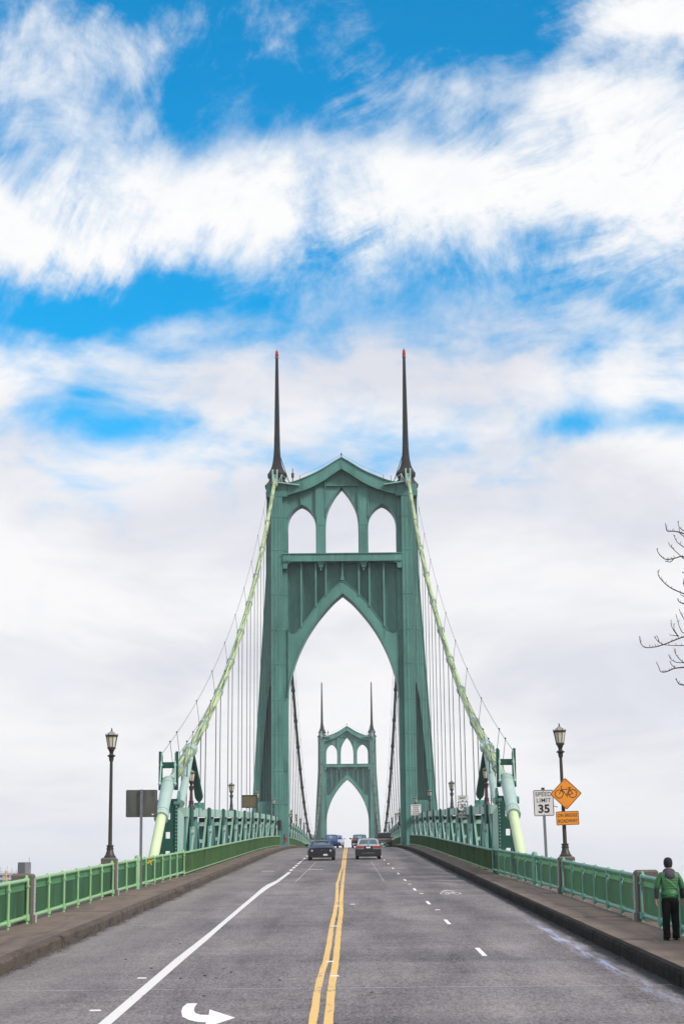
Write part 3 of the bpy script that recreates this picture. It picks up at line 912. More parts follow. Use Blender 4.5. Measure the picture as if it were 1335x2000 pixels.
    for x, z, h in ((-5.0, 51.35, .75), (5.0, 51.35, .75), (-5.8, 51.1, 1.0), (5.9, 51.1, .9)): pp.bar((x, 1.2, z), (x, 1.2, z + h), 0.06)
    pp.lathe([(0.05, 51.1), (0.05, 51.9), (0.16, 51.95), (0.16, 52.5), (0.05, 52.55), (0.04, 53.1)], 8, (-5.85, 1.6, 0))
    pp.tube([(-5.0, 1.2, 52.1), (-2.5, 1.5, 53.25), (0, 2.0, 54.85), (2.5, 1.5, 53.25), (5.0, 1.2, 52.1)], 0.012, 4)
    pp.build('hand_line', M['iron'], T)
    # upper panel with three pointed openings
    sc_ = 3.02
    gz = lambda x: interp([(a, b) for a, b in GABLE_BOT], abs(x)) + .06
    mid = [(-1.95, 42.35)] + [(-x, z) for x, z in reversed(MIDWIN)] + MIDWIN[1:] + [(1.95, 42.35)]
    lp = [(sc_, 42.35), (sc_, gz(sc_))] + [(x, z + .06) for x, z in reversed(GABLE_BOT) if x < sc_] + [(-x, z + .06) for x, z in GABLE_BOT[1:] if x < sc_] + [(-sc_, gz(sc_)), (-sc_, 42.35)] + mid
    for y0, y1 in ((1.05, 1.45), (2.9, 3.2)):
        plate('window_panel', [lp], y0, y1, S, T)
        for c in (-4.78, 4.78):
            s_ = 1 if c > 0 else -1
            hole = [(c - 1.68, 42.35)] + [(c - x, z) for x, z in reversed(SIDEWIN)] + [(c + x, z) for x, z in SIDEWIN[1:]] + [(c + 1.68, 42.35)]
            top = [(s_*sc_, 42.35), (s_*sc_, gz(sc_))] + [(s_*x, z + .06) for x, z in GABLE_BOT if sc_ < x < 6.45] + [(s_*6.46, 49.6), (s_*6.46, 42.35)]
            if s_ > 0: plate('window_panel', [top + list(reversed(hole))], y0, y1, S, T)
            else: plate('window_panel', [top + hole], y0, y1, S, T)
    rim = MB()
    for sg in (-1, 1):
        for (xa, za), (xb, zb) in zip(MIDWIN, MIDWIN[1:]): rim.bar((sg*(xa + .03), 2.1, za + .02), (sg*(xb + .03), 2.1, zb + .02), 0.06, 2.4, (0, 1, 0))
        rim.box(sg*1.95, sg*2.01, 0.9, 3.3, 42.3, 45.0)
        for c in (-4.78, 4.78):
            for (xa, za), (xb, zb) in zip(SIDEWIN, SIDEWIN[1:]): rim.bar((c + sg*(xa + .03), 2.1, za + .02), (c + sg*(xb + .03), 2.1, zb + .02), 0.06, 2.4, (0, 1, 0))
            rim.box(c + sg*1.68, c + sg*1.74, 0.9, 3.3, 42.3, 45.4)
    rim.build('window_reveal', S, T)
    for sg in (-1, 1):
        MB().box(sg*2.02, sg*3.03, 0.80, 1.04, 42.3, 50.4).build('window_pier', S, T)
        MB().box(sg*1.96, sg*3.09, 0.76, 0.80, 45.94, 46.1).build('pier_band', S, T)
    rb = MB()
    for x, z0, z1 in ((-4.86, 48.55, 50.0), (4.86, 48.55, 50.0), (-3.1, 46.9, 50.7), (3.1, 46.9, 50.7), (-1.95, 47.0, 51.3), (1.95, 47.0, 51.3), (0, 50.7, 52.6)):
        rb.box(x - .05, x + .05, 0.72, 1.04, z0, z1)
    rb.box(-1.9, 1.9, 0.70, 1.04, 50.70, 50.80)
    rb.build('panel_rib', S, T)
    # portal beam
    MB().box(-7.03, 7.03, -0.16, 3.4, 41.50, 42.30).build('portal_beam', S, T)
    fl = MB()
    fl.box(-7.06, 7.06, -0.30, 3.5, 42.30, 42.40); fl.box(-7.0, 7.0, -0.28, 3.45, 41.42, 41.50)
    for x in (-6.5, 6.5): fl.box(x - .45, x + .45, -0.19, -0.16, 41.55, 42.25)
    fl.build('portal_flange', S, T)
    for x in (-2.52, 2.52):
        MB().loft([[(x + a*h, 0.35 + b_*d, z) for a, b_ in ((-1, -1), (1, -1), (1, 1), (-1, 1))] for h, d, z in ((.50, .45, 41.42), (.50, .45, 41.28), (.36, .34, 41.24), (.22, .22, 40.75), (.10, .1, 40.68), (.10, .1, 40.45), (.02, .02, 40.35))]).build('bracket', S, T)
    for sg in (-1, 1):
        MB().prism_xz([(sg*7.0, 41.42), (sg*6.1, 41.42), (sg*6.1, 41.28), (sg*6.42, 41.22), (sg*6.5, 40.6), (sg*7.0, 40.6)], -0.1, 0.9).build('bracket', S, T)
    # spandrel over the road arch: recessed panel, then the arch rib in front of it
    back = [(6.46, 41.5), (6.46, 32.5), (5.4, 31.8)] + list(reversed([(x, z + .6) for x, z in ARCH_IN[:18]])) + [(-x, z + .6) for x, z in ARCH_IN[1:18]] + [(-5.4, 31.8), (-6.46, 32.5), (-6.46, 41.5)]
    plate('spandrel_panel', [back], 1.55, 1.8, S, T)
    half = ARCH_IN + [(6.46, 33.55), (6.38, 33.25), (6.2, 33.0), (5.95, 32.9), (5.7, 32.95), (5.5, 33.08)] + list(reversed(ARCH_OUT))
    full = half[:-1] + [(-x, z) for x, z in ARCH_OUT] + [(-5.5, 33.08), (-5.7, 32.95), (-5.95, 32.9), (-6.2, 33.0), (-6.38, 33.25), (-6.46, 33.55)] + [(-x, z) for x, z in reversed(ARCH_IN)][:-1]
    plate('arch_rib', [full], 0.55, 3.6, S, T)
    fl = MB()
    for sg in (-1, 1):
        for (xa, za), (xb, zb) in zip(ARCH_IN, ARCH_IN[1:]): fl.bar((sg*xa, 2.07, za - .01), (sg*xb, 2.07, zb - .01), 0.07, 3.2, (0, 1, 0))
        for (xa, za), (xb, zb) in zip(ARCH_OUT, ARCH_OUT[1:]): fl.bar((sg*xa, 0.9, za), (sg*xb, 0.9, zb), 0.07, 0.85, (0, 1, 0))
    fl.build('arch_flange', S, T)
    for x, z in ((-4.86, 33.7), (-3.14, 36.1), (-1.95, 37.4), (1.95, 37.4), (3.17, 36.1), (4.87, 33.7)):
        MB().box(x - .10, x + .10, 0.42, 1.54, z, 41.42).build('stiffener', S, T)
    MB().prism_xz([(-.10, 41.42), (.10, 41.42), (.10, 39.9), (.26, 39.25), (-.26, 39.25), (-.10, 39.9)], 0.42, 1.54).build('stiffener', S, T)
    rv = MB()
    rows = []
    for sg in (-1, 1):
        for tab, off in ((ARCH_IN[:34], .18), (ARCH_OUT, -.16)):
            for (xa, za), (xb, zb) in zip(tab, tab[1:]): rows.append((sg*xa, za + off, sg*xb, zb + off, 0.55))
        for tab, off in ((GABLE_TOP, -.16), (GABLE_BOT, .16)):
            for (xa, za), (xb, zb) in zip(tab, tab[1:]): rows.append((sg*xa, za + off, sg*xb, zb + off, 0.12))
    rows += [(-6.9, 41.62, 6.9, 41.62, -0.16), (-6.9, 42.18, 6.9, 42.18, -0.16)]
    rivet_rows(rv, rows, 0.34, 0.04)
    r_ = rv.build('rivets', S, T); r_['kind'] = 'stuff'
    # concrete pier the tower stands on
    return T


near_tower = make_tower('nearer, larger green gothic bridge tower with black spires and an arch over the road')
def far_copy():
    t = dup(near_tower, loc=(0, TOWER_Y + SPAN, 0), label='farther, smaller pale green bridge tower seen through the arch of the nearer one')
    return t
far_tower = far_copy()
for y in (TOWER_Y, TOWER_Y + SPAN):
    for sg in (-1, 1):
        pr = MB().loft([[(sg*11 + a*hx, y + 2.1 + b_*hy, z) for a, b_ in ((-1, -1), (1, -1), (1, 1), (-1, 1))] for hx, hy, z in ((7, 8, -53), (6.2, 7, -46), (5.6, 6.2, -45.3))]).build('pier', M['concrete'], near_tower if y == TOWER_Y else far_tower)
        pr.matrix_parent_inverse = Matrix.Identity(4)
        pr.location = (0, -y, 0)

# ------------------------------------------------------------------ main cables, bands, suspenders, hand ropes
BEND_Y, BEND_Z = 88.9, 7.87
TOP_Y, TOP_Z = 218.6, 50.75
MID_Y = TOWER_Y + 2.1 + SPAN/2 - 1.0


def cable_pt(y):
    """(|x|, z) of the main cable"""
    if y <= BEND_Y: return 7.925, BEND_Z - 0.56*(BEND_Y - y)
    if y <= TOP_Y:
        t = (y - BEND_Y)/(TOP_Y - BEND_Y)
        return 7.925, BEND_Z + (TOP_Z - BEND_Z)*t - 17.4*t*(1 - t)
    if y > MID_Y: y = 2*MID_Y - y
    y0 = 2*TOWER_Y + 4.2 - TOP_Y
    if y < y0: return 7.9, TOP_Z + 0.1
    x = 7.9 - 0.36*min(1, (y - y0)/40)
    return x, 14.6 + (TOP_Z - 14.6)*((MID_Y - y)/(MID_Y - y0))**2


def frange(a, b, st):
    n = max(1, int(round((b - a)/st)))
    return [a + (b - a)*i/n for i in range(n + 1)]


PP_SIDE = [98.3 + 12.6*i for i in range(10)]
PP_MAIN = [TOWER_Y + 8.4 + 12.6*i for i in range(29)]
END_MAIN = TOWER_Y + SPAN
CH = 7.98                                                   # centre of the truss chords


def chord_top(y): return zs(y) + 3.28


for sgn, side in ((-1, 'left'), (1, 'right')):
    C = thing('main_cable', 'pale green main suspension cable on the %s with collars and thin hand ropes' % side, 'bridge cable', (sgn*7.925, BEND_Y, BEND_Z), group='main cables of the bridge')

    def P_(y, off=0.0, dx=0.0):
        x, z = cable_pt(y); return (sgn*x + dx - sgn*7.925, y - BEND_Y, z + off - BEND_Z)
    MB().tube([P_(y) for y in frange(91.6, TOP_Y, 4)], 0.215, 12).build('cable_strand', M['cable'], C, smooth=60)
    MB().tube([P_(y) for y in frange(2*TOWER_Y + 4.2 - TOP_Y, 2*MID_Y - (2*TOWER_Y + 4.2 - TOP_Y), 5)], 0.215, 10).build('cable_strand', M['cable_shade_dirt'], C, smooth=60)
    yb = 2*MID_Y - TOP_Y
    far_end = [(sgn*7.925, yb + t*(130), TOP_Z + (BEND_Z - TOP_Z)*t - 17.4*t*(1 - t)) for t in [i/20 for i in range(21)]]
    MB().tube([(p[0] - sgn*7.925, p[1] - BEND_Y, p[2] - BEND_Z) for p in far_end], 0.215, 8).build('cable_strand', M['cable'], C, smooth=60)
    # collars at every suspender
    bands = [y for y in PP_SIDE] + [94.6] + PP_MAIN
    bm_ = MB()
    lens_ = 0.42
    bm_.tube([(0, -lens_/2, 0), (0, lens_/2, 0)], 0.262, 12)
    bm_.tube([(0, -lens_/2 - .05, 0), (0, -lens_/2, 0)], 0.30, 12)
    bm_.tube([(0, lens_/2, 0), (0, lens_/2 + .05, 0)], 0.30, 12)
    bm_.box(-.05, .05, -lens_/2, lens_/2, -.36, -.2)
    bm_.box(-.05, .05, -lens_/2, lens_/2, .2, .32)
    band_me = bm_.mesh('cable_band', M['casting'], smooth=40)
    band_dark = band_me.copy(); band_dark.materials.clear(); band_dark.materials.append(M['steel_dark'])  # main-span collars in a darker copy, matching the cable's painted shade
    for y in bands:
        b_ = link('cable_band', band_dark if y > TOWER_Y else band_me, C)
        b_.location = P_(y)
        d = Vector(P_(y + .5)) - Vector(P_(y - .5))
        b_.rotation_euler = (math.atan2(d.z, d.y), 0, 0)
    # wide clamp near the lower end
    big = MB()
    big.tube([(0, -.75, 0), (0, .75, 0)], 0.275, 12); big.tube([(0, -.80, 0), (0, -.70, 0)], 0.32, 12); big.tube([(0, .70, 0), (0, .80, 0)], 0.32, 12)
    big.box(-.30*1 - .05, -.22, -.6, .6, -.16, .16); big.box(.22, .35, -.6, .6, -.16, .16)
    for y in (101.6,):
        b_ = big.build('cable_clamp', M['casting'], C, smooth=40)
        b_.location = P_(y); d = Vector(P_(y + .5)) - Vector(P_(y - .5)); b_.rotation_euler = (math.atan2(d.z, d.y), 0, 0)
    # pairs of suspender ropes
    for y in PP_SIDE + PP_MAIN:
        x, z = cable_pt(y)
        zc_ = chord_top(y)
        if z - zc_ < 0.8: continue
        dxs = (-.14, .14)
        mb = MB()
        for dx_ in dxs:
            for dyy in (-.14, .14) if y > TOWER_Y else (0,):
                a = (sgn*x + dx_ - sgn*7.925, y + dyy - BEND_Y, z - .2 - BEND_Z)
                mb.tube([a, (sgn*CH + dx_ - sgn*7.925, y + dyy - BEND_Y, zc_ - .1 - BEND_Z)], 0.030, 6)
        mb.build('suspender', M['rope'], C)
    # hand ropes carried on short stanchions above the cable
    for dx_ in (-.42, .42):
        pts = [P_(y, 1.35, dx_) for y in frange(90.5, TOP_Y, 6)]
        MB().tube(pts, 0.014, 4).build('hand_rope', M['rope'], C)
        pts = [P_(y, 1.25, dx_) for y in frange(2*TOWER_Y + 4.2 - TOP_Y, MID_Y, 8)]
        MB().tube(pts, 0.014, 4).build('hand_rope', M['rope'], C)
    for dx_ in (-.42, .42):
        a, b = Vector((0, 0, .1)), Vector((dx_*.4, 0, 1.42))
        me = MB().tube([a, b], 0.014, 5).ball(b, 0.05, 6, 4).mesh('stanchion', M['rope'])
        for y in [94.6] + PP_SIDE + PP_MAIN[:14]:
            o = link('stanchion', me, C); q = P_(y); o.location = (q[0] + dx_*.6, q[1], q[2])

    # lower end: splay casting and inclined pipe that carries the strands down to the anchorage
    def L_(y, off=0): return (0, y - BEND_Y, BEND_Z - 0.56*(BEND_Y - y) + off - BEND_Z)
    MB().tube([L_(86.55), L_(64)], 0.225, 16).build('anchor_pipe', M['cable_clean'], C, smooth=60)
    MB().tube([L_(86.3), L_(86.75), L_(86.78), L_(87.1), L_(88.4), L_(89.35), P_(90.2, 0), P_(91.7, 0)], [.30, .30, .275, .28, .30, .315, .30, .225], 16).build('splay_casting', M['casting'], C, smooth=30)
    cr = MB()
    cr.tube([L_(86.15), L_(86.34)], 0.33, 16); cr.tube([L_(86.6), L_(86.72)], 0.32, 16)
    for k_ in range(8):
        t = 2*math.pi*k_/8
        p_ = L_(86.3); cr.ball((p_[0] + .31*math.cos(t), p_[1] - .05, p_[2] + .31*math.sin(t)), 0.045, 6, 4)
    for yy in (89.0, 89.4, 89.8, 90.2): cr.tube([L_(yy) if yy < 89.3 else P_(yy), L_(yy + .06) if yy < 89.3 else P_(yy + .06)], 0.325, 14)
    cr.build('splay_collar', M['casting'], C)
    # yoke above the casting
    yk = MB()
    for dx_ in (-.37, .37):
        yk.box(dx_ - .085, dx_ + .085, 0.5, 0.75, -0.1, 1.50)
        yk.prism_xz([(dx_ - .085, 1.50), (dx_ + .085, 1.50), (dx_ + .03, 1.70), (dx_ - .085, 1.70)] if dx_ < 0 else [(dx_ - .085, 1.50), (dx_ + .085, 1.50), (dx_ + .085, 1.70), (dx_ - .03, 1.70)], 0.5, 0.75)
    yk.box(-.3, .3, 0.52, 0.70, .92, 1.20); yk.box(-.3, .3, 0.55, 0.68, 0.40, 0.46)
    yk.build('yoke_frame', M['steel_dark'], C)
    yr2 = MB()
    for dx_ in (-.33, .33):
        yr2.tube([(dx_*1.08, .1, .05), (dx_*.98, .38, 1.25)], 0.035, 8); yr2.ball((dx_*1.08, .05, .16), 0.08, 8, 5); yr2.ball((dx_*.98, .36, 1.05), 0.075, 8, 5); yr2.tube([(dx_*.98, .36, 1.0), (dx_*.95, .36, 1.62)], 0.022, 6)
    yr2.build('yoke_rod', M['steel_light'], C)

    # ---------------- anchor post the cable bends over
    B = thing('anchor_post', 'riveted green steel anchor post with square holes under the %s cable bend' % side, 'bridge post', (sgn*7.95, 90.2, zs(90.2)), group='anchor posts at the cable bends')
    ox, oy, oz = sgn*7.95, 90.2, zs(90.2)

    def R_(x, y, z): return (sgn*x - ox, y - oy, z - oz)
    hb = 7.35 - oz
    fr = MB()
    loops = [[(-.42, -2.5), (.40, -2.5), (.40, hb), (-.42, hb)]]
    for zc_ in (-.85, .02, .90, 1.78, 2.66): loops.append([(-.10, zc_), (.10, zc_), (.10, zc_ + .30), (-.10, zc_ + .30)])
    if sgn < 0: loops = [[(-x, z) for x, z in lp] for lp in loops]
    plate('front_plate', loops, -0.5, -0.44, M['steel_dark'], B)
    sp_ = MB()
    sp_.prism_yz([(-.5, -2.5), (2.0, -2.5), (3.6, hb - .8), (3.6, hb - .62), (-.5, hb - .3)], sgn*-.40, sgn*-.345)
    sp_.build('side_plate', M['steel_light'], B)
    fa = MB()
    for dy in (-.52,): 
        for xx in (-.385, .385): fa.box(sgn*xx - .07, sgn*xx + .07, dy - .03, dy + .01, -2.5, hb - .1)
    fa.box(-.44, .44, -.55, .2, hb - .08, hb + .02)
    fa.box(sgn*.36, sgn*.41, 1.2, 1.5, -2.5, hb - .3)
    fa.build('flange_angle', M['steel_dark'], B)
    rv = MB()
    for z_ in [i*.16 for i in range(-2, 22)]:
        for yy in (-.36, .05):
            rv.hexa([(sgn*-.345 - sgn*.07, yy - .025, z_ - .025), (sgn*-.41, yy - .025, z_ - .025), (sgn*-.41, yy + .025, z_ - .025), (sgn*-.415, yy + .025, z_ - .025),
                     (sgn*-.415, yy - .02, z_ + .025), (sgn*-.41, yy - .025, z_ + .025), (sgn*-.41, yy + .025, z_ + .025), (sgn*-.415, yy + .025, z_ + .025)])
    rivet_rows(rv, [(sgn*-.385, -.3, sgn*-.385, hb - .2, -.55), (sgn*.385, -.3, sgn*.385, hb - .2, -.55)], 0.16, 0.025)
    r_ = rv.build('rivets', M['steel_light'], B); r_['kind'] = 'stuff'
    # rocker shoe and curved cheeks under the casting
    ck = MB()
    for xx in (-.46, .36):
        ck.prism_yz([(-.5, hb - .35), (-.1, hb + .10), (.5, hb + .45), (.9, hb + .35), (.9, hb - .35)], xx + .0, xx + .10)
        ck.tube([(xx - .10, -.40, hb - .18), (xx + .2, -.40, hb - .18)], 0.17, 12)
    ck.build('saddle_cheek', M['steel'], B)
    # inclined struts from the cable down to the truss chord
    z0 = cable_pt(101.3)[1]
    MB().tube([R_(7.90, 101.2, z0 - .3), R_(7.88, 95.6, zs(95.6) + 3.45)], [.19, .21], 12).build('strut', M['casting'], B, smooth=50)
    MB().tube([R_(7.90, 102.6, z0 - .1), R_(7.86, 106.9, zs(106.9) + 3.95), R_(7.86, 107.1, zs(107) + 3.8)], [.15, .24, .17], 14).build('strut', M['steel_dark'], B, smooth=50)
    pb = MB()
    q = R_(7.86, 107.1, zs(107) + 3.5)
    pb.tube([(q[0], q[1], q[2] - .3), (q[0], q[1], q[2] + .4)], .07, 8); pb.ball((q[0], q[1], q[2]), .15, 8, 5)
    pb.box(q[0] - .28, q[0] + .28, q[1] - .1, q[1] + .5, q[2] - .25, q[2] + .1)
    pb.build('strut_bearing', M['steel'], B)

    # ---------------- stiffening trusses beside the deck
    for span, pps, y_a, y_b, name_ in ((0, PP_SIDE, 96.6, TOWER_Y - .1, 'near span'), (1, PP_MAIN, TOWER_Y + 4.4, END_MAIN - .2, 'main span')):
        T = thing('stiffening_truss', 'pale green steel truss standing along the %s pavement %s' % (side, 'before the nearer tower' if span == 0 else 'beyond the nearer tower'), 'bridge truss',
                  (sgn*CH, y_a, zs(y_a)), group='stiffening trusses of the bridge')
        ox, oy, oz = sgn*CH, y_a, zs(y_a)

        def Q(x, y, z): return (sgn*x - ox, y - oy, z - oz)
        edges = frange(y_a, y_b, 4.2)
        rows = []
        for y in edges:
            z = chord_top(y)
            rows.append([Q(CH - .30, y, z), Q(CH + .30, y, z), Q(CH + .30, y, z - .46), Q(CH - .30, y, z - .46)])
        MB().loft(rows).build('top_chord', M['steel_light'], T)
        rows = []
        for y in edges:
            z = zs(y) - 1.9
            rows.append([Q(CH - .25, y, z), Q(CH + .25, y, z), Q(CH + .25, y, z - .5), Q(CH - .25, y, z - .5)])
        MB().loft(rows).build('bottom_chord', M['steel'], T)
        lip = MB()
        for y in [p + 6.3 for p in pps] + list(pps):
            if y > y_b: continue
            z = chord_top(y)
            lip.box(*[sgn*(CH - .335) - ox, sgn*(CH - .30) - ox], y - .14 - oy, y + .14 - oy, z - .47 - oz, z + .02 - oz)
        lip.build('chord_splice', M['steel'], T)
        prev = y_a
        posts = list(pps)
        for i, y in enumerate(posts):
            z = chord_top(y); zb = zs(y) - 1.9
            # frame set across the truss: outer upright, inner leg leaning in towards the top, cross bars
            lad = MB()
            lad.box(*sorted((sgn*(CH + .33) - ox, sgn*(CH + .24) - ox)), y - .30 - oy, y - .16 - oy, zb - oz, z - oz)
            lad.hexa([Q(CH + .02, y - .32, zs(y) - .5), Q(CH + .14, y - .32, zs(y) - .5), Q(CH + .14, y - .16, zs(y) - .5), Q(CH + .02, y - .16, zs(y) - .5),
                      Q(CH - .32, y - .32, z - .46), Q(CH - .20, y - .32, z - .46), Q(CH - .20, y - .16, z - .46), Q(CH - .32, y - .16, z - .46)])
            lad.box(*sorted((sgn*(CH - .20) - ox, sgn*(CH + .24) - ox)), y - .30 - oy, y - .18 - oy, z - 1.0 - oz, z - .78 - oz)
            lad.box(*sorted((sgn*(CH - .06) - ox, sgn*(CH + .24) - ox)), y - .30 - oy, y - .18 - oy, z - 1.95 - oz, z - 1.75 - oz)
            lad.box(*sorted((sgn*(CH + .06) - ox, sgn*(CH + .24) - ox)), y - .30 - oy, y - .18 - oy, z - 3.2 - oz, z - 3.0 - oz)
            lad.build('cross_frame', M['steel_light'], T)
            # dark gusset upright on the road side with its pin and hanger eye
            po = MB()
            po.box(*sorted((sgn*(CH - .42) - ox, sgn*(CH - .33) - ox)), y - .02 - oy, y + 1.5 - oy, z - .95 - oz, z + .08 - oz)
            po.box(*sorted((sgn*(CH - .30) - ox, sgn*(CH + .22) - ox)), y + .25 - oy, y + .5 - oy, zb - oz, z - .50 - oz)
            po.build('gusset_post', M['steel_dark'], T)
            ey = MB()
            ey.tube([Q(CH - .40, y + .2, z - 1.25), Q(CH - .55, y + .2, z - 1.25)], .16, 10); ey.box(*sorted((sgn*(CH - .56) - ox, sgn*(CH - .44) - ox)), y + .1 - oy, y + .3 - oy, z - 1.5 - oz, z - .95 - oz)
            ey.bar(Q(CH - .50, y + .2, z - 1.4), Q(CH - .44, y - .9, zs(y) - .1), .07); ey.bar(Q(CH - .50, y + .2, z - 1.4), Q(CH - .44, y + 1.5, zs(y) - .1), .07)
            ey.build('hanger_eye', M['casting'], T)
            # wide diagonals of the web
            ya, yb2 = (prev if i == 0 else posts[i - 1]), y
            ym = (ya + yb2)/2
            dg = MB()
            dg.bar(Q(CH, ya + .6, zs(ya) - 1.9), Q(CH, ym, chord_top(ym) - .4), .40, .34, (0, 1, 0.01))
            dg.bar(Q(CH, ym, chord_top(ym) - .4), Q(CH, yb2 - .5, zs(yb2) - 1.9), .40, .34, (0, 1, 0.01))
            dg.box(*sorted((sgn*(CH - .22) - ox, sgn*(CH + .22) - ox)), ym - .16 - oy, ym + .16 - oy, zs(ym) - 1.9 - oz, chord_top(ym) - .4 - oz)
            dg.build('diagonal', M['steel'], T)

# ------------------------------------------------------------------ railings
def bay_meshes(rail):
    """one bay of the approach railing, 2.95 m, built along +Y from 0; road side is -X"""
    L = 2.95
    top = MB().tube([(0, 0, 1.12), (0, L, 1.12)], 0.052, 10).mesh('top_rail', rail, smooth=60)
    bot = MB().tube([(0, 0, 0.17), (0, L, 0.17)], 0.055, 10).mesh('bottom_rail', rail, smooth=60)
    pk = MB()
    n = 21
    for i in range(n):
        y = 0.06 + (L - .12)*i/(n - 1)
        pk.box(.03, .055, y - .036, y + .036, 0.17, 0.875)
    picks = pk.mesh('picket_panel', M['picket'])
    f = MB()
    f.box(.02, .06, 0.04, L - .04, 0.875, 0.90); f.box(.02, .06, 0.04, L - .04, 1.035, 1.06)
    n = 26
    for i in range(n):
        y = 0.10 + (L - .2)*i/(n - 1)
        f.box(.028, .055, y - .018, y + .018, 0.90, 1.035)
    frieze = f.mesh('frieze', M['frieze'])
    p = MB()
    p.tube([(-.045, 0, -.02), (-.045, 0, 0.99), (-.045, 0, 1.10), (-.035, 0, 1.16), (0.01, 0, 1.175), (.05, 0, 1.14)], [.038, .038, .038, .038, .038, .026], 10)
    p.tube([(-.045, 0, .94), (-.045, 0, .985)], 0.066, 10)
    p.tube([(-.0, -.09, .17), (-.0, .09, .17)], 0.075, 10)
    p.box(-.12, .04, -.11, .11, -.02, .015)
    p.tube([(-.045, 0, .09), (-.045, 0, .25)], 0.07, 10)
    post = p.mesh('post', rail, smooth=50)
    return top, bot, picks, frieze, post


BAY = bay_meshes(M['rail_teal_shade'])
BAYL = 2.95


def mirror_mesh(me):
    m2 = me.copy()
    for v in m2.vertices: v.co.x = -v.co.x
    m2.flip_normals()
    return m2


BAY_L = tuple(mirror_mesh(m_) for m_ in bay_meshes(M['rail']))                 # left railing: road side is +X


def place(o, y, L, sgn, base=None):
    """orient a part built along +Y on the railing line"""
    xa, xb = sgn*xr(y), sgn*xr(y + L)
    za, zb = zs(y), zs(y + L)
    o.location = (xa, y, za)
    o.rotation_euler = (math.atan2(zb - za, L), 0, -math.atan2(xb - xa, L))


